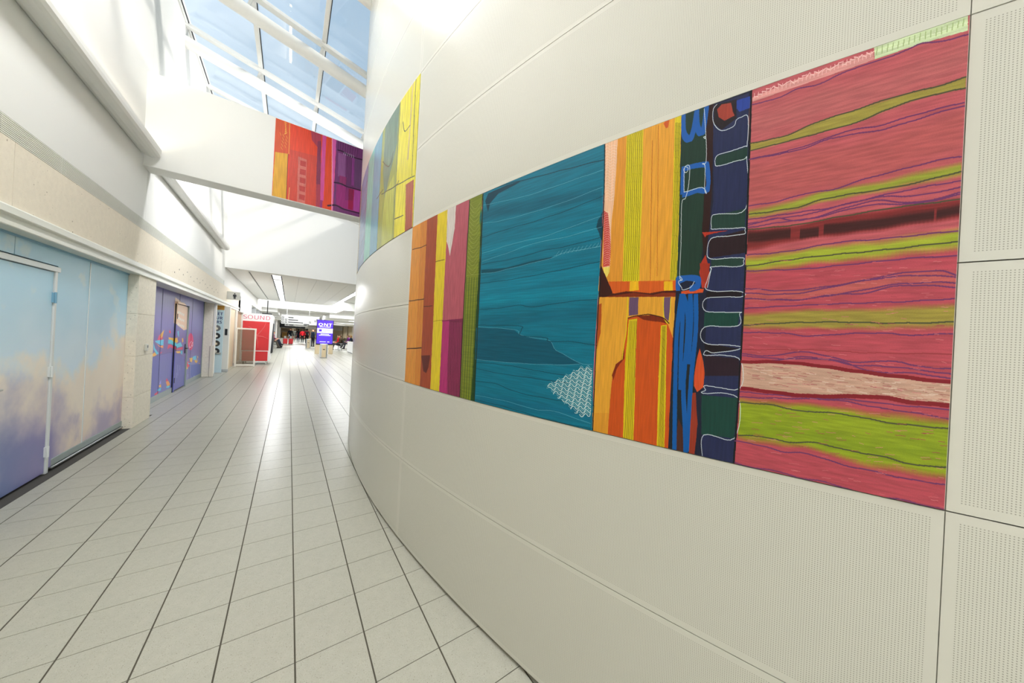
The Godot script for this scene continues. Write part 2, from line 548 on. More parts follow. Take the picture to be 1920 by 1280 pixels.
const MAIN_INK = [
	[1,7976135,1,476,150,581,169,747,171,880,154],
	[1,7976135,1,483,300,618,288,721,287,781,277,839,265,888,258],
	[1,7976135,1,485,339,588,325,689,307,782,308,885,297],
	[1,7976135,1,484,398,542,403,637,394,743,382,790,368,886,368],
	[1,7976135,1,478,660,634,670,657,692,719,705,756,712,773,746,799,762,846,791,873,789],
	[1,7976135,1,476,819,579,818,677,813,772,805,843,793],
	[1,7976135,1,485,994,618,988,718,995,779,985,881,1002],
	[1,7976135,1,471,60,577,80,680,94,878,92],
	[1,13638,2,479,220,583,215,685,214,778,206,882,186],
	[1,13638,2,486,354,620,355,723,345,789,345,888,333],
	[1,13638,2,481,446,594,448,695,442,787,433,884,421],
	[1,13638,2,483,574,567,573,644,564,700,574,791,561,879,556],
	[1,13638,2,477,652,648,653,660,672,657,694,706,699,747,702,751,714,808,711,881,720],
	[1,13638,2,482,833,611,829,711,836,802,841],
	[1,13638,2,481,863,581,870,713,869,814,869],
	[1,13638,2,482,926,567,919,646,937,716,942,806,939],
	[1,13638,3,468,-1,557,2,678,25,876,56],
	[1,13638,2,481,1015,620,1014,757,1023,883,1019],
	[1,7316144,1,755,374,763,373],
	[1,7316144,1,761,374,769,358],
	[1,7316144,1,767,373,775,372],
	[1,7316144,1,773,373,780,357],
	[1,7316144,1,779,373,786,371],
	[1,7316144,1,784,372,792,357],
	[1,7316144,1,790,372,798,371],
	[1,7316144,1,795,372,803,356],
	[1,7316144,1,801,371,809,370],
	[1,7316144,1,806,371,813,356],
	[1,7316144,1,812,370,819,369],
	[1,7316144,1,817,370,824,355],
	[1,7316144,1,822,370,830,369],
	[1,7316144,1,828,369,834,355],
	[1,7316144,1,833,369,840,368],
	[1,7316144,1,838,369,845,354],
	[1,7316144,1,843,368,850,367],
	[1,7316144,1,848,368,855,354],
	[1,7316144,1,853,368,860,367],
	[1,7316144,1,858,367,865,353],
	[1,7316144,1,863,367,870,366],
	[1,7316144,1,868,367,874,353],
	[1,7316144,1,873,366,879,365],
	[1,7316144,1,878,366,889,352],
	[1,12964818,1,843,803,846,800,849,802,852,808,856,809,858,804,861,798,864,796,867,801,870,805,873,804],
	[1,12964818,2,834,819,837,820,840,815,843,809,846,807,850,811,853,816,856,815,859,809,861,804,864,804,868,809,871,813,873,810],
	[1,12964818,1,825,820,828,818,831,822,835,827,838,826,841,820,843,815,847,815,850,820,853,824,856,821,859,814,862,810,865,812,868,818,871,819,874,815],
	[1,12964818,2,816,838,819,838,822,832,825,826,828,826,832,831,835,835,838,832,841,825,844,821,847,823,850,829,853,831,856,826,859,819,862,817,865,821,868,826,871,826,874,820],
	[1,12964818,1,806,837,809,837,813,842,816,846,819,844,822,837,825,832,828,835,832,840,835,842,838,837,841,831,844,828,847,832,850,837,853,837,856,831,859,825,862,825,865,830,868,834,871,831,874,825],
	[1,12964818,2,796,857,800,855,803,848,806,843,809,846,813,851,816,853,819,849,822,842,825,840,829,843,832,849,835,848,838,842,841,836,844,836,847,841,851,845,854,843,856,836,859,831,862,833,865,839,869,841,871,836,874,830],
	[1,12964818,1,786,854,790,856,793,862,797,865,800,860,803,853,806,851,810,855,813,860,816,860,819,854,822,848,826,848,829,852,832,857,835,854,838,847,841,843,844,844,848,850,851,852,854,848,857,841,859,838,863,842,866,847,869,847,871,841,874,835],
	[1,12964818,2,776,875,780,871,783,864,786,861,790,865,794,871,797,871,800,866,803,859,807,859,810,864,813,868,817,866,820,859,823,854,826,856,829,861,833,864,836,860,839,853,842,850,845,853,848,858,851,859,854,853,857,847,860,846,863,851,866,855,869,853,872,846,874,841],
	[1,12964818,1,766,872,769,876,773,882,777,882,780,877,783,870,787,870,790,875,794,879,797,877,800,871,803,866,807,867,810,873,814,876,817,872,820,865,823,861,826,865,830,870,833,870,836,865,839,858,842,857,845,862,848,866,851,864,854,858,857,853,860,854,863,859,866,862,869,858,872,851,875,848],
	[1,12964818,2,756,893,759,887,762,881,766,880,770,885,773,890,777,889,780,882,783,877,787,878,791,884,794,887,797,883,800,876,804,873,807,876,811,882,814,882,817,877,820,870,823,869,827,874,830,878,833,876,836,870,839,865,842,866,845,871,849,874,851,870,854,863,857,860,860,863,863,868,866,868,869,863,872,857,875,856],
	[1,12964818,1,753,901,757,898,760,891,764,887,767,890,771,896,775,898,778,892,781,886,785,884,788,889,792,894,795,893,798,886,802,881,805,882,808,887,812,890,815,887,818,880,821,876,824,879,828,884,831,885,834,880,837,873,840,872,843,876,847,880,850,879,852,873,855,867,858,868,861,873,865,876,867,873,870,866,873,862],
	[1,12964818,2,760,897,763,895,767,899,771,904,774,905,778,899,781,893,784,892,788,897,792,902,795,900,798,893,801,888,805,890,808,895,812,898,815,893,818,886,821,883,824,887,828,892,831,892,834,886,837,880,840,879,843,884,846,888,849,886,852,879,855,874,858,876,861,881,864,883,867,879,870,872,873,869,876,873],
	[1,12964818,1,767,907,770,912,774,912,777,905,781,900,784,900,788,906,791,909,795,906,798,899,801,895,804,898,808,903,811,905,814,900,817,893,820,891,824,895,827,900,830,899,833,893,836,887,839,887,843,892,846,895,849,892,852,885,855,881,858,883,861,888,864,890,867,885,870,878,872,876,875,880],
	[1,12964818,2,774,919,777,912,780,907,784,908,787,914,791,917,794,913,797,906,801,903,804,906,808,911,811,912,814,906,817,900,820,898,824,903,827,907,830,906,833,899,836,894,839,895,842,900,846,902,849,898,851,891,854,888,857,891,861,896,864,897,866,891,869,885,872,884,875,888],
	[1,12964818,1,780,914,783,916,787,922,791,924,794,919,797,912,800,910,804,914,807,919,811,919,814,913,817,906,820,906,823,911,827,915,830,912,833,905,836,901,839,902,842,908,845,909,848,905,851,898,854,895,857,899,860,904,863,903,866,897,869,891,872,891,875,896],
	[1,12964818,2,787,930,790,931,793,926,797,919,800,918,803,922,807,927,810,926,813,919,816,913,820,914,823,919,826,922,829,919,832,912,835,908,839,910,842,916,845,916,848,911,851,904,854,903,857,907,860,911,863,910,866,903,869,898,872,898,875,903],
	[1,12964818,1,793,932,796,926,800,925,803,930,807,935,810,932,813,925,816,920,819,922,823,927,826,929,829,925,832,918,835,915,838,918,842,923,845,923,848,917,850,911,853,910,857,915,860,918,863,916,866,909,868,905,871,906,874,911,877,913],
	[1,12964818,2,799,933,803,939,806,942,810,939,813,932,816,928,819,930,822,935,826,937,829,931,832,924,835,922,838,926,841,931,844,930,847,923,850,918,853,918,856,923,860,926,862,923,865,916,868,911,871,914,874,919,877,920],
	[1,12964818,1,806,950,809,945,812,938,815,935,819,938,822,943,825,944,828,938,831,931,834,930,838,934,841,938,844,936,847,930,850,924,853,925,856,930,859,933,862,929,865,922,868,918,871,921,874,926,877,927],
	[1,12964818,2,812,945,815,942,818,946,822,951,825,950,828,944,831,938,834,938,838,942,841,946,844,943,847,936,850,931,853,933,856,938,859,940,862,935,865,928,867,926,871,929,874,934,877,933],
	[1,12964818,1,818,954,822,959,825,957,828,950,831,945,834,945,837,950,840,953,843,949,846,942,849,938,852,941,856,946,859,947,862,941,864,934,867,933,870,937,873,941,876,940],
	[1,12964818,2,824,964,827,957,830,952,834,953,837,958,840,960,843,956,846,949,849,946,852,949,855,954,858,953,861,947,864,941,867,940,870,945,873,948,876,946],
	[1,12964818,1,830,959,833,961,837,966,840,967,843,962,846,955,849,953,852,957,855,961,858,960,861,953,864,948,867,948,870,953,873,956,876,952,878,945],
	[1,12964818,2,836,974,840,974,842,968,845,962,848,960,852,965,855,969,858,966,861,960,863,954,866,955,870,960,873,963,875,958,878,951],
	[1,12964818,1,842,974,845,968,848,968,851,973,855,976,857,973,860,966,863,961,866,963,869,968,872,969,875,965,878,958],
	[1,12964818,2,848,976,851,981,854,983,857,979,860,972,863,968,866,971,869,976,872,976,875,971,877,964],
	[1,13609535,1,18,20,36,1016],
	[1,13609535,1,45,30,63,1011],
	[1,13609535,1,71,40,88,1005],
	[1,13609535,1,96,49,112,1000],
	[1,13609535,1,120,57,136,996],
	[1,4596502,5,12,150,83,158,133,158],
	[1,4596502,6,5,490,72,491,136,490],
	[1,3939603,6,8,807,136,791],
	[1,3938323,4,140,537,204,537],
	[1,5916438,4,213,280,272,280],
	[1,7953174,2,219,629,279,623],
	[0,6038300,0,139,838,209,828,201,894,186,938,163,930,150,877],
	[1,7937866,6,282,627,342,624,401,619],
	[1,2625048,3,405,342,404,623],
	[1,2235158,4,406,7,405,342,404,623,408,1029],
	[1,13518728,1,326,636,339,1063],
	[1,13518728,1,336,636,348,1060],
	[1,13518728,1,345,636,358,1058],
	[1,13518728,1,355,636,367,1055],
	[1,13518728,1,364,636,376,1053],
	[1,13518728,1,373,636,385,1050],
	[1,13518728,1,382,636,394,1048],
	[1,13518728,1,391,637,403,1046],
	[1,11120223,1,409,24,437,62,463,38],
	[1,11120223,1,410,46,437,84,463,60],
	[1,11120223,1,410,69,437,106,463,82],
	[1,11120223,1,410,92,438,129,463,104],
	[1,11120223,1,410,115,438,151,463,126],
	[1,11120223,1,410,137,438,173,463,148],
	[1,11120223,1,410,160,438,196,463,170],
	[1,11120223,1,411,183,438,218,464,192],
	[1,11120223,1,411,205,438,240,464,213],
	[1,11120223,1,411,228,438,262,464,235],
	[1,11120223,1,411,251,439,285,464,257],
	[1,11120223,1,411,273,439,307,464,279],
	[1,11120223,1,411,296,439,329,464,301],
	[1,11120223,1,412,319,439,351,464,323],
	[1,11120223,1,412,342,439,374,465,345],
	[1,11120223,1,412,364,439,396,465,366],
	[1,3295514,2,411,405,416,1052],
	[1,3295514,2,425,407,429,1049],
	[1,3295514,2,438,410,441,1045],
	[1,3295514,2,451,412,453,1042],
	[1,3295514,2,464,414,465,1039],
	[1,11252319,1,410,397,477,398],
	[1,1321242,4,473,1,478,338,482,1034],
	[1,1184280,5,877,-25,889,208,891,501],
	[1,1184280,5,890,475,888,722,893,1047],
	[1,4868886,2,995,-21,1002,175,1008,329,1012,497],
	[1,4868886,2,1005,-18,1013,177,1018,330,1022,497],
	[1,4868886,2,1015,-16,1023,179,1028,331,1032,498],
	[1,4868886,2,1025,-13,1032,180,1038,332,1042,498],
	[1,4868886,2,1035,-11,1042,182,1048,333,1052,499],
	[1,4868886,2,1045,-8,1052,184,1058,335,1062,499],
	[1,4868886,2,1055,-5,1062,186,1067,336,1071,500],
	[1,4868886,2,1064,-3,1071,187,1077,337,1081,500],
	[1,4868886,2,1219,18,1228,215,1234,507],
	[1,4868886,2,1225,19,1234,216,1240,507],
	[1,4868886,2,1231,21,1240,217,1246,507],
	[1,4868886,2,1237,22,1245,218,1253,508],
	[1,6313233,2,1055,635,1058,822,1058,1043],
	[1,6313233,2,1062,635,1066,821,1067,1041],
	[1,6313233,2,1070,635,1074,821,1075,1040],
	[1,6313233,2,1078,635,1081,820,1084,1039],
	[1,6313233,2,1086,635,1089,819,1092,1037],
	[1,6313233,2,1207,652,1213,810,1218,1046],
	[1,6313233,2,1211,652,1217,810,1224,1045],
	[1,6313233,2,1215,652,1221,810,1231,1044],
	[1,6313233,2,1219,652,1225,809,1237,1043],
	[1,13615382,4,1037,555,1038,622,1037,675,1030,712,1024,763],
	[1,13615382,3,1204,560,1212,622,1233,638,1237,564],
	[1,3937291,3,1043,625,1087,617,1132,613,1162,616,1205,623,1234,642],
	[1,15587789,1,881,9,893,7,906,17,920,15,939,23],
	[1,15587789,1,882,19,894,17,907,27,921,25,939,33],
	[1,15587789,1,883,29,895,28,908,38,922,35,938,43],
	[1,15587789,1,884,40,895,38,909,48,922,45,938,53],
	[1,15587789,1,885,50,896,48,909,58,923,55,938,63],
	[1,15587789,1,885,60,897,59,910,68,924,66,937,73],
	[1,15587789,1,886,71,898,69,911,79,925,76,937,82],
	[1,15587789,1,887,81,899,79,912,89,926,86,936,92],
	[1,15587789,1,888,91,900,89,913,99,926,96,936,102],
	[1,15587789,1,889,101,900,100,914,109,927,106,935,112],
	[1,15587789,1,890,112,901,110,914,119,928,116,935,122],
	[1,15587789,1,891,122,902,120,915,130,929,126,935,132],
	[1,15587789,1,891,132,903,130,916,140,930,137,934,142],
	[1,15587789,1,892,143,904,141,917,150,931,147,934,151],
	[1,15587789,1,893,153,905,151,918,160,931,157,933,161],
	[1,15587789,1,894,163,905,161,919,170,932,167,933,171],
	[1,15587789,1,895,173,906,171,919,180,933,177,933,181],
	[1,15587789,1,896,184,907,181,920,191,934,187,932,191],
	[1,15587789,1,896,194,908,192,921,201,935,197,932,201],
	[1,15587789,1,897,204,909,202,922,211,935,207,931,211],
	[1,15849938,1,893,251,902,247,914,249,924,257],
	[1,15849938,1,893,259,903,255,915,257,925,265],
	[1,15849938,1,894,267,904,263,916,265,925,273],
	[1,15849938,1,895,275,904,271,916,273,926,281],
	[1,15849938,1,895,283,905,280,917,281,927,289],
	[1,15849938,1,896,291,906,288,918,289,927,297],
	[1,15849938,1,897,299,906,296,918,297,928,305],
	[1,15849938,1,897,307,907,304,919,305,929,313],
	[1,15849938,1,898,315,908,312,919,313,929,321],
	[1,15849938,1,899,323,908,320,920,321,930,329],
	[1,15849938,1,899,331,909,328,921,329,930,337],
	[1,15849938,1,900,339,910,336,921,337,931,345],
	[1,15849938,1,901,347,910,344,922,345,932,353],
	[1,15849938,1,901,355,911,352,923,353,932,361],
	[1,15849938,1,902,363,912,360,923,361,933,369],
	[1,15849938,1,903,371,912,368,924,369,934,377],
	[1,15849938,1,903,379,913,376,925,377,934,385],
	[1,15849938,1,904,387,914,384,925,385,935,392],
	[1,15849938,1,905,395,914,392,926,393,936,400],
	[1,15849938,1,905,403,915,400,927,401,936,408],
	[1,15849938,1,906,411,916,408,927,409,937,416],
	[1,15849938,1,907,419,916,415,928,416,938,424],
	[1,15849938,1,907,427,917,423,929,424,938,432],
	[1,15849938,1,908,435,918,431,929,432,939,440],
	[1,9913110,2,1117,49,1129,295,1141,504],
	[1,11228442,2,1142,7,1171,491],
	[1,1463716,17,1250,-2,1256,59,1279,83,1294,62,1304,1],
	[1,1463716,17,1304,1,1311,55,1332,72,1342,5],
	[1,1463716,15,1262,240,1261,175,1271,170,1341,171,1357,185,1362,247,1323,245,1269,249],
	[1,1463716,17,1265,533,1264,508,1293,504,1341,511,1344,528,1320,538],
	[1,1463716,13,1268,512,1303,504,1341,513,1342,534],
	[1,283549,17,1281,560,1270,661,1273,806,1284,1016],
	[1,283549,17,1287,561,1310,613,1312,708,1308,832,1322,944,1330,1022],
	[1,283549,17,1338,562,1345,660,1337,801,1334,1012],
	[1,283549,17,1281,565,1290,628,1291,738,1296,833],
	[1,283549,17,1316,561,1324,628,1323,755],
	[1,12963798,2,1333,5,1345,90,1336,90,1346,97,1351,164,1337,168,1348,179,1351,246,1359,259,1340,240,1269,241],
	[1,12963798,2,1269,241,1265,176,1272,161,1287,170,1286,225,1276,260,1262,276,1268,405,1269,497,1281,509],
	[1,12963798,2,1269,163,1263,171,1268,181,1278,181,1280,170,1269,163],
	[1,12963798,2,1381,5,1368,17,1372,57,1403,86,1445,86,1455,70,1473,66,1494,71,1496,146,1486,152,1408,154,1387,161,1386,180,1399,187,1483,187,1498,192,1502,325,1402,326,1383,332,1384,360,1394,369,1495,377,1503,385,1497,396,1407,393,1380,401,1373,433,1389,454,1495,459,1504,469,1494,483,1395,477,1391,486,1381,538],
	[1,12963798,2,1393,482,1380,513,1382,545,1501,553,1502,567,1381,568,1380,605,1497,610,1500,615,1496,648,1378,652,1379,697,1497,702,1504,711,1421,725,1391,719,1381,727,1392,733,1505,737,1513,818,1395,820,1394,833,1385,843,1509,844,1503,956,1396,962,1395,1027],
	[1,12963798,2,1270,497,1280,508,1265,514,1279,532,1286,541,1317,533,1329,517],
	[1,657937,6,1501,-1,1511,449],
	[1,657937,6,1512,485,1511,823,1506,1040],
	[1,4605747,3,1505,147,1619,152,1704,139,1792,135,1901,129,1986,131,2042,128],
	[1,4605747,3,1507,167,1620,168,1809,165,1879,153,1966,147,2042,151],
	[1,4605747,3,1511,343,1659,345,1742,334,1889,334,1975,330,2042,323],
	[1,4605747,3,1513,485,1695,475,1873,473,2046,468],
	[1,4605747,3,1514,384,1662,389,1770,384,1913,380,2043,381],
	[1,6828897,3,1505,190,1579,193,1650,193,1733,186,1790,180,1867,186,1947,181,2041,180],
	[1,6828897,3,1505,191,1651,198,1749,189,1858,196,1886,197,1989,189,2042,187],
	[1,6828897,3,1513,319,1599,321,1686,313,1756,315,1840,303,1931,296,1994,291,2041,292],
	[1,6828897,3,1512,357,1660,358,1769,358,1866,349,1934,345,2043,342],
	[1,6828897,3,1513,368,1649,366,1689,367,1819,353,1890,352,1956,360,2044,356],
	[1,6828897,3,1513,373,1601,365,1678,380,1795,364,1867,358,1956,375,2043,367],
	[1,6828897,3,1513,379,1632,377,1717,378,1844,366,1957,377,2043,371],
	[1,6828897,3,1515,454,1637,455,1774,445,1872,447,2045,446],
	[1,6828897,3,1505,40,1582,46,1641,39,1709,44,1782,34,1845,34,1918,31,1952,27,2001,38,2042,39],
	[1,6828897,3,1514,498,1596,500,1686,503,1820,500,1959,496,2045,498],
	[1,6828897,3,1514,545,1567,550,1630,556,1717,553,1822,543,1917,529,2003,526,2043,538],
	[1,6828897,3,1514,557,1600,564,1689,563,1771,551,1871,538,1961,534,2044,542],
	[1,6828897,3,1515,572,1661,581,1746,574,1823,565,1918,552,2004,551,2044,554],
	[1,6828897,3,1515,573,1690,580,1762,570,1843,570,1918,556,1983,557,2044,563],
	[1,6828897,3,1517,600,1662,595,1825,592,1964,590,2044,586],
	[1,6828897,3,1515,665,1636,665,1713,671,1803,664,1901,660,1946,664,2047,659],
	[1,6828897,3,1515,724,1609,725,1687,711,1754,716,1832,729,1927,722,1971,730,2048,732],
	[1,6828897,3,1515,729,1640,731,1754,726,1833,736,1927,735,2047,743],
	[1,6828897,3,1516,743,1610,738,1699,723,1807,730,1872,748,1972,746,2048,753],
	[1,6828897,3,1515,827,1646,825,1733,822,1837,817,1932,818,2049,816],
	[1,6828897,3,1515,841,1585,837,1786,822,1886,828,1976,831,2049,835],
	[1,6828897,3,1506,962,1592,962,1655,967,1713,961,1768,964,1820,971,1894,972,1962,975,2052,971],
	[1,6828897,3,1510,1021,1577,1024,1627,1019,1705,1023,1771,1020,1823,1023,1873,1029,1920,1026,1964,1021,2007,1024,2047,1023],
	[1,4605747,3,1513,646,1635,639,1776,636,1922,638,2046,635],
	[1,4605747,3,1516,856,1617,852,1695,858,1778,853,1839,854,1934,859,2051,855],
	[1,4605747,3,1517,946,1591,938,1671,940,1750,930,1823,935,1915,936,1982,942,2051,934],
	[1,9917776,1,2023,787,2043,787],
	[1,13546148,2,1908,772,1931,771],
	[1,10973799,1,1683,778,1709,778],
	[1,12952209,2,1981,803,1991,804],
	[1,9917776,1,1534,774,1547,777],
	[1,13546148,2,1784,802,1807,802],
	[1,10973799,1,1636,761,1659,761],
	[1,12952209,2,1924,780,1941,782],
	[1,9917776,1,1825,766,1837,768],
	[1,13546148,2,1827,789,1843,790],
	[1,10973799,1,1763,788,1786,787],
	[1,12952209,2,1751,782,1773,782],
	[1,9917776,1,1842,788,1866,788],
	[1,13546148,2,1881,771,1897,771],
	[1,10973799,1,2003,782,2022,782],
	[1,12952209,2,1997,781,2010,782],
	[1,9917776,1,1974,798,1990,797],
	[1,13546148,2,1862,773,1882,774],
	[1,10973799,1,1823,787,1833,788],
	[1,12952209,2,1611,786,1630,788],
	[1,9917776,1,1559,762,1586,762],
	[1,13546148,2,1851,797,1868,798],
	[1,10973799,1,1821,801,1841,800],
	[1,12952209,2,1746,798,1762,798],
	[1,9917776,1,1801,778,1821,778],
	[1,13546148,2,1688,777,1707,779],
	[1,10973799,1,2028,790,2036,791],
	[1,12952209,2,1901,797,1915,796],
	[1,9917776,1,1868,768,1889,769],
	[1,13546148,2,1770,801,1782,803],
	[1,10973799,1,1798,794,1821,795],
	[1,12952209,2,2024,768,2032,769],
	[1,9917776,1,1551,788,1575,789],
	[1,13546148,2,1785,773,1811,773],
	[1,10973799,1,1531,760,1558,760],
	[1,12952209,2,1769,794,1785,796],
	[1,9917776,1,1919,786,1930,786],
	[1,13546148,2,1939,803,1948,803],
	[1,10973799,1,1928,797,1938,799],
	[1,12952209,2,1948,791,1961,792],
	[1,9917776,1,1747,797,1763,797],
	[1,13546148,2,2011,801,2031,801],
	[1,10973799,1,1583,761,1607,763],
	[1,12952209,2,1989,790,2010,789],
	[1,9917776,1,1665,774,1681,774],
	[1,13546148,2,1604,775,1616,776],
	[1,10973799,1,2014,783,2030,783],
	[1,12952209,2,2010,794,2028,793],
	[1,9917776,1,1998,773,2011,774],
	[1,13546148,2,1729,799,1755,798],
	[1,10973799,1,1670,761,1697,761],
	[1,12952209,2,1760,772,1772,773],
	[1,9917776,1,1673,784,1688,785],
	[1,13546148,2,2015,780,2035,779],
	[1,10973799,1,1839,787,1864,788],
	[1,12952209,2,1821,794,1847,794],
	[1,9917776,1,2018,801,2032,802],
	[1,13546148,2,1641,778,1669,778],
	[1,10973799,1,1698,765,1712,765],
	[1,12952209,2,1672,776,1684,778],
	[1,9917776,1,1766,785,1787,784],
	[1,13546148,2,1581,764,1613,763],
	[1,10973799,1,1777,798,1796,797],
	[1,12952209,2,1991,780,2001,781],
	[1,9917776,1,1860,764,1879,765],
	[1,13546148,2,1670,778,1684,777],
	[1,10973799,1,1856,781,1878,780],
	[1,12952209,2,1785,790,1796,790],
	[1,9917776,1,1903,773,1917,774],
	[1,13546148,2,1770,798,1795,799],
	[1,10973799,1,1777,769,1798,769],
	[1,12952209,2,1818,789,1843,790],
	[1,9917776,1,1608,800,1633,799],
	[1,13546148,2,1923,783,1940,783],
	[1,10973799,1,1624,774,1644,774],
	[1,12952209,2,1920,777,1936,779],
	[1,9917776,1,1982,776,1995,777],
	[1,13546148,2,1606,794,1624,794],
	[1,10973799,1,1913,784,1922,786],
	[1,12952209,2,1937,766,1955,765],
	[1,9917776,1,1781,764,1800,766],
	[1,13546148,2,1712,762,1738,764],
	[1,10973799,1,1812,800,1836,800],
	[1,12952209,2,1966,771,1986,771],
	[1,9917776,1,1703,784,1729,784],
	[1,13546148,2,1578,770,1596,772],
	[1,10973799,1,2018,787,2029,788],
	[1,12952209,2,1621,760,1645,761],
	[1,9917776,1,1789,764,1807,765],
	[1,13546148,2,2028,767,2042,768],
	[1,10973799,1,1876,798,1893,798],
	[1,12952209,2,1817,795,1841,794],
	[1,9917776,1,1921,790,1935,791],
	[1,13546148,2,1908,783,1925,785],
	[1,10973799,1,1883,789,1897,790],
	[1,12952209,2,1984,777,1996,778],
	[1,9917776,1,1703,763,1719,765],
	[1,13546148,2,1817,786,1836,786],
	[1,10973799,1,2021,797,2041,797],
	[1,12952209,2,1955,794,1977,793],
	[1,9917776,1,1722,760,1734,763],
	[1,13546148,2,1802,767,1813,768],
	[1,10973799,1,1888,797,1906,797],
	[1,12952209,2,1909,771,1923,771],
	[1,9917776,1,1901,785,1916,785],
	[1,13546148,2,1972,780,1993,780],
	[1,10973799,1,1882,793,1893,793],
	[1,12952209,2,1938,768,1953,767],
	[1,9917776,1,2022,797,2032,799],
	[1,13546148,2,1930,768,1942,770],
	[1,10973799,1,1913,778,1923,778],
	[1,12952209,2,1938,785,1949,785],
	[1,9917776,1,1935,782,1955,782],
	[1,13546148,2,1904,796,1926,795],
	[1,10973799,1,2001,788,2012,787],
	[1,12952209,2,1895,802,1912,801],
	[1,9917776,1,1726,781,1755,781],
	[1,13546148,2,1757,782,1771,782],
	[1,10973799,1,1959,799,1972,800],
	[1,12952209,2,1997,793,2011,794],
	[1,9917776,1,1990,783,2000,785],
	[1,13546148,2,1995,791,2014,790],
	[1,10973799,1,1874,796,1887,796],
	[1,12952209,2,1992,795,2005,796],
	[1,9917776,1,1669,774,1693,775],
	[1,13546148,2,1988,791,2006,790],
	[1,10973799,1,1919,803,1941,803],
	[1,12952209,2,1993,783,2005,784],
	[1,9917776,1,1856,764,1869,765],
	[1,13546148,2,1569,759,1589,759],
	[1,10973799,1,1772,790,1790,789],
	[1,12952209,2,2007,775,2014,776],
	[1,9917776,1,1976,801,1986,801],
	[1,13546148,2,1969,798,1990,798],
	[1,10973799,1,1970,797,1978,797],
	[1,12952209,2,1555,756,1589,758],
	[1,9917776,1,1842,768,1853,771],
	[1,13546148,2,2003,788,2020,788],
	[1,10973799,1,1917,803,1931,802],
	[1,12952209,2,1579,788,1592,788],
	[1,9917776,1,1990,801,1999,801],
	[1,13546148,2,2033,801,2048,801],
	[1,10973799,1,1949,784,1972,784],
	[1,12952209,2,1880,768,1900,767],
	[1,9917776,1,1622,798,1645,798],
	[1,13546148,2,1910,797,1932,796],
	[1,10973799,1,1554,760,1587,760],
	[1,12952209,2,1751,787,1763,787],
	[1,9917776,1,1708,789,1722,792],
	[1,13546148,2,1554,761,1570,764],
	[1,9911114,1,1690,913,1714,911],
	[1,12675697,1,1715,946,1724,945],
	[1,10569556,1,1758,682,1767,683],
	[1,13203580,1,1828,1051,1848,1047],
	[1,9911114,1,1745,902,1754,901],
	[1,12675697,1,1568,786,1591,787],
	[1,10569556,1,1529,563,1546,563],
	[1,13203580,1,1727,1096,1742,1095],
	[1,9911114,1,2027,658,2035,661],
	[1,12675697,1,1517,554,1532,553],
	[1,10569556,1,1864,503,1876,504],
	[1,13203580,1,1884,564,1901,566],
	[1,9911114,1,1552,782,1571,782],
	[1,12675697,1,1839,537,1860,538],
	[1,10569556,1,1979,760,1999,760],
	[1,13203580,1,1805,847,1826,845],
	[1,9911114,1,1564,939,1593,938],
	[1,12675697,1,1874,951,1884,950],
	[1,10569556,1,1755,690,1770,692],
	[1,13203580,1,1968,787,1986,787],
	[1,9911114,1,1913,833,1922,834],
	[1,12675697,1,1622,655,1643,657],
	[1,10569556,1,1997,581,2003,582],
	[1,13203580,1,1856,914,1866,915],
	[1,9911114,1,1550,557,1564,557],
	[1,12675697,1,1558,906,1592,903],
	[1,10569556,1,1612,668,1627,670],
	[1,13203580,1,1875,844,1900,842],
	[1,9911114,1,1871,721,1891,721],
	[1,12675697,1,1958,651,1976,652],
	[1,10569556,1,1936,785,1946,787],
	[1,13203580,1,1607,942,1635,940],
	[1,9911114,1,1837,935,1855,932],
	[1,12675697,1,1590,1105,1612,1103],
	[1,10569556,1,1737,704,1760,704],
	[1,13203580,1,1582,692,1594,695],
	[1,9911114,1,1977,846,1984,846],
	[1,12675697,1,1995,832,2008,832],
	[1,10569556,1,1616,477,1637,479],
	[1,13203580,1,1657,853,1675,852],
	[1,9911114,1,1839,975,1858,973],
	[1,12675697,1,1529,643,1554,645],
	[1,10569556,1,1712,608,1737,607],
	[1,13203580,1,1774,858,1792,857],
	[1,9911114,1,1641,589,1662,589],
	[1,12675697,1,1918,545,1932,547],
	[1,10569556,1,2011,669,2020,670],
	[1,13203580,1,1895,537,1920,538],
	[1,9911114,1,2026,885,2038,885],
	[1,12675697,1,1908,1019,1919,1019],
	[1,10569556,1,1763,510,1772,509],
	[1,13203580,1,1546,677,1576,680],
	[1,9911114,1,1776,954,1802,951],
	[1,12675697,1,1888,1037,1906,1035],
	[1,10569556,1,1596,742,1614,744],
	[1,13203580,1,1622,975,1644,973],
	[1,9911114,1,2015,910,2029,909],
	[1,12675697,1,1747,627,1760,629],
	[1,10569556,1,1767,1075,1779,1074],
	[1,13203580,1,1704,1030,1723,1029],
	[1,9911114,1,2003,1033,2021,1030],
	[1,12675697,1,1817,1006,1834,1006],
	[1,10569556,1,1931,810,1942,810],
	[1,13203580,1,1633,974,1658,972],
	[1,9911114,1,1811,1055,1821,1054],
	[1,12675697,1,1775,512,1797,513],
	[1,10569556,1,1672,875,1700,872],
	[1,13203580,1,1822,751,1849,751],
	[1,9911114,1,1608,1113,1628,1110],
	[1,12675697,1,1818,640,1838,642],
	[1,10569556,1,1868,831,1882,832],
	[1,13203580,1,1564,716,1574,717],
	[1,9911114,1,2023,995,2040,993],
	[1,12675697,1,1936,628,1947,629],
	[1,10569556,1,1799,1015,1822,1011],
	[1,13203580,1,1812,595,1826,595],
	[1,9911114,1,1990,828,2008,828],
	[1,12675697,1,1902,966,1921,965],
	[1,10569556,1,1996,994,2014,990],
	[1,13203580,1,1826,546,1850,547],
	[1,9911114,1,1526,710,1557,711],
	[1,12675697,1,2008,836,2026,834],
	[1,10569556,1,1695,551,1717,552],
	[1,13203580,1,1654,928,1681,925],
	[1,9911114,1,1973,661,1992,662],
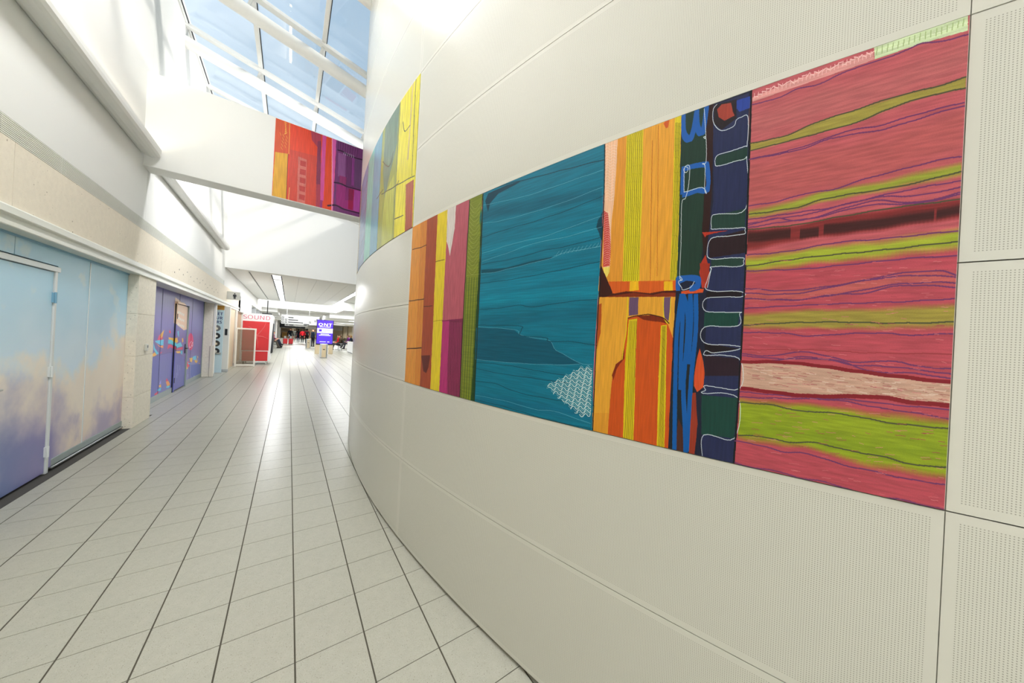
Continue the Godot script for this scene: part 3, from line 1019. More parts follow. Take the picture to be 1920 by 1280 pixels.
	[1,12675697,1,1819,750,1843,750],
	[1,10569556,1,1963,1025,1972,1024],
	[1,13203580,1,1870,598,1879,599],
	[1,9911114,1,2001,973,2011,972],
	[1,12675697,1,1791,510,1799,510],
	[1,10569556,1,1750,590,1759,590],
	[1,13203580,1,1926,516,1943,517],
	[1,9911114,1,2030,893,2050,892],
	[1,12675697,1,1867,530,1882,530],
	[1,10569556,1,2015,826,2024,826],
	[1,13203580,1,1735,880,1749,881],
	[1,9911114,1,1708,1021,1728,1018],
	[1,12675697,1,1727,673,1756,674],
	[1,10569556,1,1872,694,1895,694],
	[1,13203580,1,1834,999,1846,999],
	[1,9911114,1,1904,845,1922,845],
	[1,12675697,1,1676,661,1704,663],
	[1,10569556,1,1545,1075,1577,1070],
	[1,13203580,1,1770,1070,1785,1068],
	[1,9911114,1,1889,644,1899,646],
	[1,12675697,1,1593,1128,1608,1126],
	[1,10569556,1,2012,833,2018,835],
	[1,13203580,1,1710,570,1723,570],
	[1,9911114,1,1937,799,1952,799],
	[1,12675697,1,2007,764,2014,764],
	[1,10569556,1,2019,999,2037,997],
	[1,13203580,1,1992,924,2010,922],
	[1,9911114,1,1915,697,1936,698],
	[1,12675697,1,1822,527,1837,528],
	[1,10569556,1,1638,862,1648,862],
	[1,13203580,1,1621,835,1633,835],
	[1,9911114,1,2011,642,2025,642],
	[1,12675697,1,1549,953,1568,952],
	[1,10569556,1,1520,595,1544,596],
	[1,13203580,1,1896,1031,1909,1031],
	[1,9911114,1,1936,885,1958,884],
	[1,12675697,1,1894,531,1904,532],
	[1,10569556,1,1855,1053,1872,1052],
	[1,13203580,1,1864,546,1877,547],
	[1,9911114,1,1616,779,1639,780],
	[1,12675697,1,1899,976,1922,972],
	[1,10569556,1,2004,731,2020,731],
	[1,13203580,1,1702,790,1731,789],
	[1,9911114,1,2031,997,2049,995],
	[1,12675697,1,1764,959,1780,957],
	[1,10569556,1,1976,669,1993,670],
	[1,13203580,1,1919,1039,1935,1038],
	[1,9911114,1,1552,778,1575,779],
	[1,12675697,1,1676,993,1705,991],
	[1,10569556,1,1761,1089,1777,1086],
	[1,13203580,1,1899,514,1909,514],
	[1,9911114,1,1733,1035,1744,1036],
	[1,12675697,1,1942,952,1957,952],
	[1,10569556,1,1876,1010,1889,1010],
	[1,13203580,1,2024,717,2033,720],
	[1,9911114,1,1684,985,1714,981],
	[1,12675697,1,1907,532,1923,534],
	[1,10569556,1,1564,613,1593,614],
	[1,13203580,1,1936,784,1947,784],
	[1,9911114,1,1930,1046,1942,1045],
	[1,12675697,1,1704,527,1716,529],
	[1,10569556,1,1582,577,1612,577],
	[1,13203580,1,2007,661,2016,662],
	[1,9911114,1,1525,757,1549,759],
	[1,12675697,1,1914,713,1927,714],
	[1,10569556,1,1655,588,1668,589],
	[1,13203580,1,2032,773,2042,774],
	[1,9911114,1,1631,843,1647,843],
	[1,12675697,1,2036,1020,2043,1019],
	[1,10569556,1,1692,1086,1717,1081],
	[1,13203580,1,1535,702,1551,705],
	[1,9911114,1,2007,643,2026,644],
	[1,12675697,1,1758,486,1779,487],
	[1,10569556,1,1798,581,1822,581],
	[1,13203580,1,1794,814,1809,814],
	[1,9911114,1,1654,816,1664,818],
	[1,12675697,1,1950,551,1957,552],
	[1,10569556,1,1568,1135,1579,1134],
	[1,13203580,1,1818,829,1833,829],
	[1,9911114,1,1754,538,1764,540],
	[1,12675697,1,1772,901,1797,899],
	[1,10569556,1,1616,900,1632,900],
	[1,13203580,1,1774,690,1797,692],
	[1,9911114,1,1631,768,1661,769],
	[1,12675697,1,1768,994,1783,992],
	[1,10569556,1,1924,756,1931,757],
	[1,13203580,1,1676,751,1692,752],
	[1,9911114,1,1597,833,1615,833],
	[1,12675697,1,1885,782,1902,783],
	[1,10569556,1,1755,930,1777,928],
	[1,13203580,1,1879,755,1892,756],
	[1,9911114,1,1619,583,1635,585],
	[1,12675697,1,1659,794,1689,793],
	[1,10569556,1,1869,889,1880,890],
	[1,13203580,1,1671,805,1692,805],
	[1,9911114,1,1960,829,1974,829],
	[1,12675697,1,1976,730,1983,730],
	[1,10569556,1,1907,638,1923,640],
	[1,13203580,1,1563,578,1596,580],
	[1,9911114,1,2006,678,2017,679],
	[1,12675697,1,1986,578,2000,578],
	[1,10569556,1,1675,526,1692,526],
	[1,13203580,1,1799,910,1812,909],
	[1,9911114,1,1593,1100,1604,1100],
	[1,12675697,1,1880,594,1889,594],
	[1,10569556,1,1663,766,1679,766],
	[1,13203580,1,1875,528,1886,530],
	[1,9911114,1,1995,928,2013,925],
	[1,12675697,1,1957,532,1968,533],
	[1,10569556,1,1975,955,1984,954],
	[1,13203580,1,1676,820,1706,820],
	[1,9911114,1,1779,1022,1793,1021],
	[1,12675697,1,1996,530,2005,532],
	[1,10569556,1,1867,718,1885,718],
	[1,13203580,1,1752,568,1766,570],
	[1,9911114,1,1816,1063,1835,1061],
	[1,12675697,1,1670,1064,1682,1064],
	[1,10569556,1,1899,538,1916,539],
	[1,13203580,1,1973,803,1994,803],
	[1,9911114,1,1558,923,1582,922],
	[1,12675697,1,1967,736,1982,738],
	[1,10569556,1,1736,1019,1744,1018],
	[1,13203580,1,1944,795,1959,795],
	[1,9911114,1,1629,781,1645,783],
	[1,12675697,1,1631,478,1654,479],
	[1,10569556,1,1646,800,1663,801],
	[1,13203580,1,1955,1033,1972,1031],
	[1,9911114,1,1689,770,1713,771],
	[1,12675697,1,1679,517,1708,519],
	[1,10569556,1,1614,769,1624,770],
	[1,13203580,1,1769,655,1787,656],
	[1,9911114,1,1555,1115,1581,1112],
	[1,12675697,1,1820,825,1829,826],
	[1,10569556,1,1897,993,1911,991],
	[1,13203580,1,1683,1009,1708,1007],
	[1,9911114,1,1785,836,1797,836],
	[1,12675697,1,1880,742,1899,743],
	[1,10569556,1,1955,1024,1961,1023],
	[1,13203580,1,1902,524,1916,526],
	[1,9911114,1,2031,963,2047,962],
	[1,12675697,1,1976,574,1992,574],
	[1,10569556,1,1818,525,1837,527],
	[1,13203580,1,1894,918,1910,916],
	[1,9911114,1,1794,778,1804,778],
	[1,12675697,1,1844,847,1861,848],
	[1,10569556,1,1716,980,1733,980],
	[1,13203580,1,2010,672,2025,673],
	[1,9911114,1,1585,473,1597,475],
	[1,12675697,1,1544,594,1561,594],
	[1,10569556,1,2018,762,2031,762],
	[1,13203580,1,1838,900,1845,901],
	[1,9911114,1,1954,573,1971,574],
	[1,12675697,1,1621,669,1634,672],
	[1,10569556,1,1917,879,1930,879],
	[1,13203580,1,1792,601,1811,601],
	[1,9911114,1,1873,1058,1881,1058],
	[1,12675697,1,1725,825,1746,825],
	[1,10569556,1,1825,977,1849,974],
	[1,13203580,1,1929,764,1939,764],
	[1,9911114,1,1723,524,1744,524],
	[1,12675697,1,1857,667,1868,668],
	[1,10569556,1,1689,1044,1702,1042],
	[1,13203580,1,1661,726,1679,727],
	[1,9911114,1,1807,641,1826,642],
	[1,12675697,1,1970,829,1988,828],
	[1,10569556,1,2039,969,2058,966],
	[1,13203580,1,1994,871,2005,871],
	[1,9911114,1,1580,985,1606,983],
	[1,12675697,1,1529,589,1559,589],
	[1,10569556,1,1567,990,1577,990],
	[1,13203580,1,2018,603,2031,604],
	[1,9911114,1,1552,641,1584,644],
	[1,12675697,1,1553,946,1585,943],
	[1,10569556,1,1899,799,1920,800],
	[1,13203580,1,1913,730,1925,730],
	[1,9911114,1,1559,1076,1590,1070],
	[1,12675697,1,1772,514,1785,515],
	[1,10569556,1,1882,752,1902,751],
	[1,13203580,1,2017,1009,2031,1008],
	[1,9911114,1,1940,859,1959,858],
	[1,12675697,1,1698,903,1728,900],
	[1,10569556,1,1624,815,1645,815],
	[1,13203580,1,1560,816,1574,817],
	[1,9911114,1,1614,752,1645,752],
	[1,12675697,1,1994,864,2014,863],
	[1,10569556,1,2025,833,2039,833],
	[1,13203580,1,1902,617,1918,616],
	[1,9911114,1,1726,790,1742,790],
	[1,12675697,1,1865,499,1888,501],
	[1,10569556,1,1875,782,1888,783],
	[1,13203580,1,1658,919,1675,917],
	[1,9911114,1,1987,1029,2007,1025],
	[1,12675697,1,1941,874,1961,872],
	[1,10569556,1,1836,518,1850,519],
	[1,13203580,1,1916,930,1937,928],
	[1,9911114,1,1985,885,1999,885],
	[1,12675697,1,1735,594,1758,594],
	[1,10569556,1,1606,608,1634,608],
	[1,13203580,1,1538,655,1571,657],
	[1,9911114,1,1540,1040,1551,1040],
	[1,12675697,1,1983,582,1989,583],
	[1,10569556,1,1914,680,1937,681],
	[1,13203580,1,1754,583,1766,583],
	[1,9911114,1,1968,887,1986,886],
	[1,12675697,1,2022,921,2031,921],
	[1,10569556,1,1662,868,1688,866],
	[1,13203580,1,1892,951,1912,948],
	[1,9911114,1,1964,806,1979,807],
	[1,12675697,1,1541,1052,1570,1048],
	[1,10569556,1,1621,1087,1632,1087],
	[1,13203580,1,1585,846,1602,845],
	[1,9911114,1,1568,935,1598,934],
	[1,12675697,1,1629,891,1647,890],
	[1,10569556,1,1885,638,1897,640],
	[1,13203580,1,1705,519,1721,520],
	[1,9911114,1,1705,579,1735,579],
	[1,12675697,1,1916,615,1928,614],
	[1,10569556,1,1987,534,1995,535],
	[1,13203580,1,1620,944,1645,942],
	[1,9911114,1,1915,1050,1924,1048],
	[1,12675697,1,1588,632,1609,634],
	[1,10569556,1,1785,949,1810,946],
	[1,13203580,1,1935,875,1947,875],
	[1,9911114,1,1918,594,1938,596],
	[1,12675697,1,1668,583,1686,584],
	[1,10569556,1,1826,1053,1844,1050],
	[1,13203580,1,1997,506,2013,507],
	[1,9911114,1,1599,656,1633,656],
	[1,12675697,1,1934,1052,1946,1049],
	[1,10569556,1,1636,574,1666,574],
	[1,13203580,1,1847,1003,1864,1002],
	[1,9911114,1,1654,972,1671,971],
	[1,12675697,1,1763,720,1778,720],
	[1,10569556,1,1764,871,1776,872],
	[1,13203580,1,1877,942,1901,940],
	[1,9911114,1,1802,914,1824,913],
	[1,12675697,1,1733,511,1743,511],
	[1,10569556,1,1936,544,1946,544],
	[1,13203580,1,1658,704,1667,706],
	[1,9911114,1,1786,1039,1803,1036],
	[1,12675697,1,1599,970,1609,969],
	[1,10569556,1,1562,582,1596,584],
	[1,13203580,1,1768,1011,1790,1009],
	[1,9911114,1,1791,514,1802,515],
	[1,12675697,1,1967,651,1988,651],
	[1,10569556,1,1768,920,1780,920],
	[1,13203580,1,1647,725,1663,726],
	[1,9911114,1,1892,1024,1901,1025],
	[1,12675697,1,1741,724,1770,725],
	[1,10569556,1,1595,836,1605,838],
	[1,13203580,1,1670,1088,1692,1085],
	[1,9911114,1,1622,700,1654,700],
	[1,12675697,1,1914,747,1926,747],
	[1,10569556,1,1999,1012,2006,1011],
	[1,13203580,1,1688,1010,1709,1007],
	[1,9911114,1,1903,778,1921,779],
	[1,12675697,1,2027,796,2041,797],
	[1,10569556,1,1845,650,1867,651],
	[1,13203580,1,1972,548,1995,550],
	[1,9911114,1,1746,985,1775,983],
	[1,12675697,1,1629,873,1648,874],
	[1,10569556,1,1768,758,1778,760],
	[1,13203580,1,1934,948,1951,947],
	[1,9911114,1,1919,728,1937,728],
	[1,12675697,1,1615,1120,1640,1116],
	[1,10569556,1,1873,995,1892,993],
	[1,13203580,1,1646,828,1673,827],
	[1,9911114,1,1671,710,1688,710],
	[1,12675697,1,1896,974,1914,972],
	[1,10569556,1,1888,510,1910,511],
	[1,13203580,1,2023,612,2031,612],
	[1,9911114,1,2025,1010,2031,1011],
	[1,12675697,1,1865,1061,1883,1058],
	[1,10569556,1,1953,1021,1974,1017],
	[1,13203580,1,1547,956,1574,954],
	[1,9911114,1,1900,831,1924,830],
	[1,12675697,1,1586,676,1612,677],
	[1,10569556,1,2019,541,2041,543],
	[1,13203580,1,1904,607,1918,608],
	[1,9911114,1,1750,906,1768,906],
	[1,12675697,1,1797,623,1814,623],
	[1,10569556,1,1886,654,1898,656],
	[1,13203580,1,1638,817,1670,815],
	[1,9911114,1,2024,1025,2043,1023],
	[1,12675697,1,1859,646,1880,648],
	[1,10569556,1,1765,1039,1779,1039],
	[1,13203580,1,1540,550,1566,550],
	[1,9911114,1,1707,522,1732,524],
	[1,12675697,1,1923,649,1941,650],
	[1,10569556,1,1885,511,1903,512],
	[1,13203580,1,1695,887,1707,887],
	[1,9911114,1,1859,989,1867,989],
	[1,12675697,1,1764,523,1789,524],
	[1,10569556,1,1750,609,1766,610],
	[1,13203580,1,1648,730,1679,731],
	[1,9911114,1,1990,872,1999,872],
	[1,12675697,1,1599,673,1629,674],
	[1,10569556,1,1722,550,1734,552],
	[1,13203580,1,1977,544,1988,545],
	[1,9911114,1,1518,703,1553,702],
	[1,12675697,1,1869,635,1888,637],
	[1,10569556,1,1795,841,1817,839],
	[1,13203580,1,1795,713,1814,714],
	[1,9911114,1,1862,752,1879,753],
	[1,12675697,1,1654,1058,1682,1054],
	[1,10569556,1,1834,956,1855,953],
	[1,13203580,1,2030,958,2040,958],
	[1,9911114,1,2015,526,2027,526],
	[1,12675697,1,1680,900,1707,898],
	[1,10569556,1,1693,666,1710,666],
	[1,13203580,1,1884,730,1906,731],
	[1,9911114,1,2010,583,2021,583],
	[1,12675697,1,1721,666,1746,667],
	[1,10569556,1,1542,533,1569,535],
	[1,13203580,1,2025,941,2038,939],
	[1,9911114,1,1994,871,2015,869],
	[1,12675697,1,1957,1046,1965,1045],
	[1,10569556,1,1635,928,1660,925],
	[1,13203580,1,1860,1063,1881,1061],
	[1,9911114,1,1704,996,1730,992],
	[1,12675697,1,1979,811,1990,811],
	[1,10569556,1,1779,977,1791,977],
	[1,13203580,1,1666,706,1689,707],
	[1,9911114,1,1563,753,1573,754],
	[1,12675697,1,1689,1070,1710,1068],
	[1,10569556,1,1880,1045,1892,1044],
	[1,13203580,1,1764,630,1784,633],
	[1,9911114,1,1911,579,1923,580],
	[1,12675697,1,2012,1003,2031,1001],
	[1,10569556,1,1636,754,1668,753],
	[1,13203580,1,1897,655,1918,655],
	[1,9911114,1,1808,1071,1824,1068],
	[1,12675697,1,1656,930,1668,931],
	[1,10569556,1,2032,830,2044,830],
	[1,13203580,1,1852,1060,1873,1057],
	[1,9253691,2,1518,712,1726,705,1880,706,2047,701],
	[1,8067108,8,1516,746,1623,740,1728,742,1858,751,1972,757,2048,760],
	[1,8067108,9,1521,817,1646,819,1732,818,1885,805,1975,809,2051,807],
	[1,15319487,2,1511,21,1522,22],
	[1,14658732,2,1511,26,1512,12],
	[1,15319487,2,1523,17,1535,19],
	[1,14658732,2,1524,26,1525,12],
	[1,15319487,2,1536,13,1548,16],
	[1,14658732,2,1537,25,1538,12],
	[1,15319487,2,1549,9,1560,13],
	[1,14658732,2,1550,25,1551,11],
	[1,15319487,2,1562,17,1573,10],
	[1,14658732,2,1562,25,1563,11],
	[1,15319487,2,1574,13,1585,19],
	[1,14658732,2,1575,25,1576,11],
	[1,15319487,2,1586,9,1597,16],
	[1,14658732,2,1587,24,1588,11],
	[1,15319487,2,1599,17,1609,14],
	[1,14658732,2,1599,24,1600,11],
	[1,15319487,2,1610,13,1621,11],
	[1,14658732,2,1611,24,1612,11],
	[1,15319487,2,1622,9,1633,19],
	[1,14658732,2,1623,24,1624,10],
	[1,15319487,2,1634,17,1645,17],
	[1,14658732,2,1635,23,1636,10],
	[1,15319487,2,1646,13,1656,14],
	[1,14658732,2,1646,23,1647,10],
	[1,15319487,2,1657,9,1667,11],
	[1,14658732,2,1658,23,1659,10],
	[1,15319487,2,1669,17,1678,8],
	[1,14658732,2,1669,23,1670,10],
	[1,15319487,2,1680,13,1690,17],
	[1,14658732,2,1680,22,1681,10],
	[1,15319487,2,1691,9,1701,14],
	[1,14658732,2,1691,22,1692,9],
	[1,15319487,2,1702,17,1711,11],
	[1,14658732,2,1702,22,1703,9],
	[1,15319487,2,1713,13,1722,9],
	[1,14658732,2,1713,22,1714,9],
	[1,15319487,2,1723,9,1733,17],
	[1,14658732,2,1724,21,1725,9],
	[1,15319487,2,1734,17,1744,14],
	[1,14658732,2,1735,21,1735,9],
	[1,15319487,2,1745,13,1754,12],
	[1,14658732,2,1745,21,1746,8],
	[1,15319487,2,1755,9,1764,9],
	[1,14658732,2,1755,21,1756,8],
	[1,15319487,2,1765,16,1775,17],
	[1,14658732,2,1766,20,1767,8],
	[1,15319487,2,1775,13,1785,14],
	[1,14658732,2,1776,20,1777,8],
	[1,15319487,2,1785,9,1794,12],
	[1,14658732,2,1786,20,1787,8],
	[1,15319487,2,1795,6,1804,9],
	[1,14658732,2,1796,20,1797,8],
	[1,15319487,2,1805,13,1814,6],
	[1,14658732,2,1806,19,1807,7],
	[1,15319487,2,1815,9,1824,14],
	[1,14658732,2,1816,19,1816,7],
	[1,15319487,2,1825,5,1833,12],
	[1,14658732,2,1825,19,1826,7],
	[1,15319487,2,1834,12,1843,9],
	[1,14658732,2,1835,19,1836,7],
	[1,9940084,2,1849,19,1850,3],
	[1,13753789,2,1852,13,1859,14],
	[1,9940084,2,1862,19,1862,3],
	[1,13753789,2,1864,13,1871,14],
	[1,9940084,2,1874,19,1875,3],
	[1,13753789,2,1876,13,1884,14],
	[1,9940084,2,1886,19,1887,4],
	[1,13753789,2,1889,13,1896,14],
	[1,9940084,2,1898,19,1899,4],
	[1,13753789,2,1901,13,1908,14],
	[1,9940084,2,1910,19,1911,4],
	[1,13753789,2,1913,14,1920,14],
	[1,9940084,2,1922,19,1923,4],
	[1,13753789,2,1925,14,1931,14],
	[1,9940084,2,1934,19,1934,4],
	[1,13753789,2,1936,14,1943,14],
	[1,9940084,2,1945,19,1946,4],
	[1,13753789,2,1948,14,1954,14],
	[1,9940084,2,1957,19,1957,5],
	[1,13753789,2,1959,14,1966,14],
	[1,9940084,2,1968,19,1968,5],
	[1,13753789,2,1970,14,1977,15],
	[1,9940084,2,1979,19,1980,5],
	[1,13753789,2,1981,14,1988,15],
	[1,9940084,2,1990,19,1990,5],
	[1,13753789,2,1992,14,1999,15],
	[1,9940084,2,2001,19,2001,5],
	[1,13753789,2,2003,14,2009,15],
	[1,9940084,2,2011,19,2012,5],
	[1,13753789,2,2014,14,2020,15],
	[1,9940084,2,2022,19,2023,5],
	[1,13753789,2,2024,14,2030,15],
	[1,9940084,2,2032,19,2033,5],
	[1,13753789,2,2035,14,2041,15],
]
const UPPER_PAINT = [
	[0,9927754,0,0,0,60,0,60,512,0,512],
	[0,7308968,0,60,0,252,0,252,512,60,512],
	[0,7311024,0,252,0,272,0,272,512,252,512],
	[0,7319976,0,272,0,382,0,382,512,272,512],
	[0,6329518,0,382,0,486,0,486,512,382,512],
	[0,9278529,0,486,0,644,0,644,512,486,512],
	[0,14142257,0,644,0,740,0,740,512,644,512],
	[0,14142257,0,740,0,768,0,768,512,740,512],
	[0,6584933,0,511,0,638,0,634,150,574,260,549,330,514,200],
	[0,11119684,0,547,300,624,260,634,512,527,512],
	[0,10571579,0,714,345,761,350,766,515,723,514],
	[0,12956269,0,722,0,730,0,722,260,712,260],
]
const UPPER_INK = [
	[1,4606250,3,509,283,636,313,662,306],
	[1,4606250,3,636,313,763,339],
	[1,4606250,3,643,441,705,449],
	[1,4606250,3,452,275,522,271],
	[1,4606250,3,671,94,687,140,720,141],
	[1,4606250,3,506,144,573,202,606,163],
	[1,4606250,3,743,-11,748,331],
	[1,5002570,3,60,0,56,250,60,512],
	[1,5002570,3,252,0,248,250,252,512],
	[1,5002570,3,272,0,268,250,272,512],
	[1,5002570,3,486,0,482,250,486,512],
	[1,5002570,3,644,0,640,250,644,512],
	[1,4610925,2,70,40,262,20],
	[1,4610925,2,70,110,262,90],
	[1,4610925,2,70,180,262,160],
	[1,4610925,2,70,250,262,230],
	[1,4610925,2,70,320,262,300],
	[1,4610925,2,70,390,262,370],
	[1,4610925,2,70,460,262,440],
]
const BEAM_PAINT = [
	[0,14566697,0,-26,-19,525,-46,523,488,-11,458],
	[0,13783851,0,-1,-11,63,-15,63,184,4,195],
	[0,14328371,0,4,194,64,182,67,464,1,469],
	[0,13387062,0,70,152,204,141,209,452,73,462],
	[0,10827596,0,163,-3,218,-11,232,451,209,452,201,83,174,56],
	[0,13192082,0,225,-11,245,-9,247,402,230,402,224,133],
	[0,9646449,0,230,402,243,401,243,453,229,454],
	[0,14173989,0,246,-12,274,-11,292,466,250,456],
	[0,13917092,0,276,-12,299,-14,297,270,299,464,290,461],
	[0,7222123,0,298,-16,525,-46,523,488,299,464],
	[0,8736645,0,310,76,353,70,355,216,316,224],
	[0,6438247,0,403,73,448,70,447,259,409,260],
	[0,9649040,0,388,79,402,76,403,256,393,254],
	[0,9644915,0,311,274,450,272,444,422,313,412],
	[0,9637444,0,380,281,409,280,407,413,380,412],
	[0,10962326,0,410,280,448,276,444,416,411,414],
	[0,8990055,0,323,216,363,213,362,265,326,269],
	[0,13266275,0,111,178,153,182,156,449,116,446],
	[0,11876664,0,122,197,150,196,150,227,122,228],
	[0,11876664,0,123,247,151,246,151,278,123,279],
	[0,11876664,0,124,297,151,297,151,329,124,329],
	[0,11876664,0,124,347,152,347,152,379,125,379],
	[0,11876664,0,125,398,153,398,153,430,125,429],
]
const BEAM_INK = [
	[1,2822189,7,299,269,335,265,374,272,447,270],
	[1,2822189,7,309,60,335,58,380,71,448,67],
	[1,2822189,8,271,425,313,410,366,422,447,421],
	[1,4529732,2,309,4,309,60],
	[1,4529732,2,322,3,322,60],
	[1,4529732,2,336,2,335,61],
	[1,4529732,2,349,1,348,61],
	[1,4529732,2,363,-1,361,61],
	[1,4529732,2,377,-2,375,62],
	[1,4529732,2,391,-3,388,62],
	[1,4529732,2,405,-4,402,62],
	[1,4529732,2,419,-6,415,63],
	[1,12631241,2,343,58,342,74],
	[1,12631241,2,353,58,353,75],
	[1,12631241,2,364,58,364,75],
	[1,12631241,2,375,58,375,75],
	[1,12631241,2,386,58,386,75],
	[1,12631241,2,397,58,397,76],
	[1,4529732,2,361,78,366,360],
	[1,4529732,2,367,76,373,357],
	[1,4529732,2,374,73,380,355],
	[1,4529732,2,381,70,386,353],
	[1,4529732,2,388,68,393,351],
	[1,4529732,2,395,65,400,349],
	[1,14854216,3,64,-5,67,179],
	[1,14987868,3,78,377,76,450],
	[1,7745833,3,63,184,66,454],
	[1,15509688,3,275,-3,293,449],
	[1,15248968,3,40,6,48,10],
	[1,15248968,3,42,15,47,21],
	[1,15248968,3,44,25,46,31],
	[1,15248968,3,46,34,46,42],
	[1,15248968,3,48,43,45,52],
	[1,15248968,3,50,53,44,63],
	[1,15248968,3,52,62,43,74],
	[1,14980414,2,21,76,27,89],
	[1,14980414,2,35,79,42,92],
	[1,14980414,2,51,81,57,95],
	[1,14980414,2,34,98,40,111],
	[1,14980414,2,49,100,56,114],
	[1,14980414,2,32,117,39,130],
	[1,14980414,2,47,120,54,133],
	[1,14980414,2,31,136,37,150],
	[1,14980414,2,46,139,52,153],
	[1,14980414,2,29,155,36,169],
	[1,5777490,2,203,50,207,312],
	[1,5777490,2,207,48,211,311],
	[1,5777490,2,211,46,215,309],
	[1,5777490,2,215,44,219,308],
	[1,5777490,2,218,43,223,307],
	[1,12866366,1,73,182,203,168],
	[1,12866366,1,74,202,204,189],
	[1,12866366,1,75,223,205,210],
	[1,12866366,1,76,243,206,232],
	[1,12866366,1,77,264,207,253],
	[1,12866366,1,78,284,208,274],
	[1,12866366,1,78,305,209,295],
	[1,12866366,1,79,325,210,317],
	[1,12866366,1,80,345,211,338],
	[1,12866366,1,81,366,212,359],
	[1,12866366,1,82,386,212,381],
	[1,12866366,1,83,407,213,402],
	[1,12866366,1,84,427,214,423],
	[1,12866366,1,84,448,215,445],
]
const FUN_PAINT = [
	[0,9210823,0,0,0,1024,0,1024,408,0,408],
	[2,8482480,60,220,2,0,175,1024,175,0,330,1024,300],
	[0,7040702,0,204,260,315,257,470,255,643,285,682,492,219,449],
	[0,8092867,0,315,257,470,255,476,430,324,425],
	[0,6452163,0,802,337,1008,349,1029,443,797,425],
	[0,16767930,0,482,23,551,32,601,44,667,55,667,158,617,162,475,131,474,58],
	[0,15686272,0,285,198,304,179,347,185,345,197,307,200],
	[0,16434526,0,312,179,359,159,343,185,325,192],
	[0,7394807,0,261,200,357,198,357,221,318,217,265,205],
	[0,16754793,0,272,208,318,222,357,220,357,232,311,224],
	[0,6672622,0,248,207,269,230,308,249,286,253,252,231],
	[0,16629586,0,231,249,263,242,286,253,246,260],
	[0,15549545,0,322,248,349,244,334,251],
	[0,16631122,0,418,190,482,195,519,193,537,211,504,219,464,203,419,199],
	[0,6673902,0,415,199,464,203,515,222,574,215,609,234,527,237,467,220,413,215],
	[0,15421301,0,414,221,458,221,518,241,621,238,612,250,509,247,451,231,409,239],
	[0,16433001,0,591,198,613,197,621,214,601,219],
	[0,15877225,0,418,167,430,160,445,171,429,176],
	[0,7393518,0,515,167,539,164,549,194,528,185],
	[0,16434526,0,511,253,570,254,593,264,531,262],
	[0,5950183,0,581,257,612,253,616,274,583,266],
	[0,15547257,0,828,220,828,234,822,246,811,255,797,260,780,262,763,259,747,252,733,242,723,230,718,217,718,204,723,193,733,184,747,178,763,176,780,178,797,185,811,194,822,207],
	[0,16434526,0,762,300,828,302,819,325,779,318],
	[0,6672627,0,827,298,897,296,909,318,845,317],
	[0,15681897,0,728,314,779,322,770,337,720,336],
	[0,16754770,0,887,317,930,313,928,338,898,331],
	[0,16441472,0,920,298,952,307,938,313],
	[0,16763474,0,720,339,751,337,741,351,711,351],
	[0,16763486,0,869,316,949,328,912,338,878,328],
	[0,6672627,0,865,297,898,305,922,326,862,312],
	[0,15681897,0,723,330,780,341,737,345],
	[0,16769118,0,695,347,748,346,717,353],
	[0,6672627,0,732,319,801,331,756,331],
	[0,16427102,0,972,339,1001,350,981,350],
	[0,15549545,0,282,398,326,394,322,409,296,410],
	[0,6672627,0,309,387,355,385,353,396,319,393],
	[0,16762206,0,326,374,352,371,357,384,334,380],
	[0,11708659,0,332,368,350,352,352,371],
	[0,16754782,0,412,370,442,369,473,390,431,392],
	[0,15549557,0,408,367,421,355,444,372],
	[0,7394791,0,419,390,469,392,463,401,424,398],
]
const FUN_INK = [
	[1,16777215,3,787,218,760,226,758,242,780,249,791,239],
	[1,16777215,3,812,223,796,236,808,243,819,230,812,223],
	[1,16777215,3,756,244,752,250],
	[1,16776686,4,507,79,515,87,525,81,523,90],
	[1,16776686,4,533,81,542,89,552,83,549,93],
	[1,16776686,4,560,83,569,91,579,85,577,95],
	[1,16776686,4,588,85,597,94,608,87,605,98],
	[1,16776686,4,511,104,520,112,530,106,527,116],
	[1,16776686,4,538,107,546,115,556,109,554,119],
	[1,16776686,4,565,109,574,118,584,112,582,122],
	[1,16776686,4,593,112,602,121,613,115,610,125],
	[1,16776686,4,516,130,524,138,534,132,532,142],
	[1,16776686,4,542,133,551,142,561,136,559,146],
	[1,16776686,4,570,136,579,145,589,139,587,149],
	[1,16776686,4,598,139,607,148,618,142,615,152],
	[1,13159166,2,547,314,558,361],
	[1,13159166,2,582,320,588,341],
	[1,13159166,2,540,349,546,370],
	[1,14278911,2,749,378,759,394],
	[1,14278911,2,825,396,817,410],
	[1,14278911,2,875,402,891,417],
	[1,14278911,2,869,404,885,403],
	[1,6646958,2,204,260,315,257,470,255,643,285],
]


# ------------------------------------------------------------------ floor
func tile_mesh(w: float, d: float) -> ArrayMesh:
	var b := MB.new()
	b.quad(Vector3(0, 0, 0), Vector3(w, 0, 0), Vector3(w, 0, -d), Vector3(0, 0, -d), Vector3.UP)
	b.quad(Vector3(0, 0, 0), Vector3(w, 0, 0), Vector3(w, -0.004, 0), Vector3(0, -0.004, 0), Vector3.BACK)
	b.quad(Vector3(0, 0, -d), Vector3(w, 0, -d), Vector3(w, -0.004, -d), Vector3(0, -0.004, -d), Vector3.FORWARD)
	b.quad(Vector3(0, 0, 0), Vector3(0, 0, -d), Vector3(0, -0.004, -d), Vector3(0, -0.004, 0), Vector3.LEFT)
	b.quad(Vector3(w, 0, 0), Vector3(w, 0, -d), Vector3(w, -0.004, -d), Vector3(w, -0.004, 0), Vector3.RIGHT)
	return b.done()


func wall_x(z: float) -> float:
	var q := RAD * RAD - (z - CZ) * (z - CZ)
	return CX - sqrt(q) if q > 0.0 else 20.0


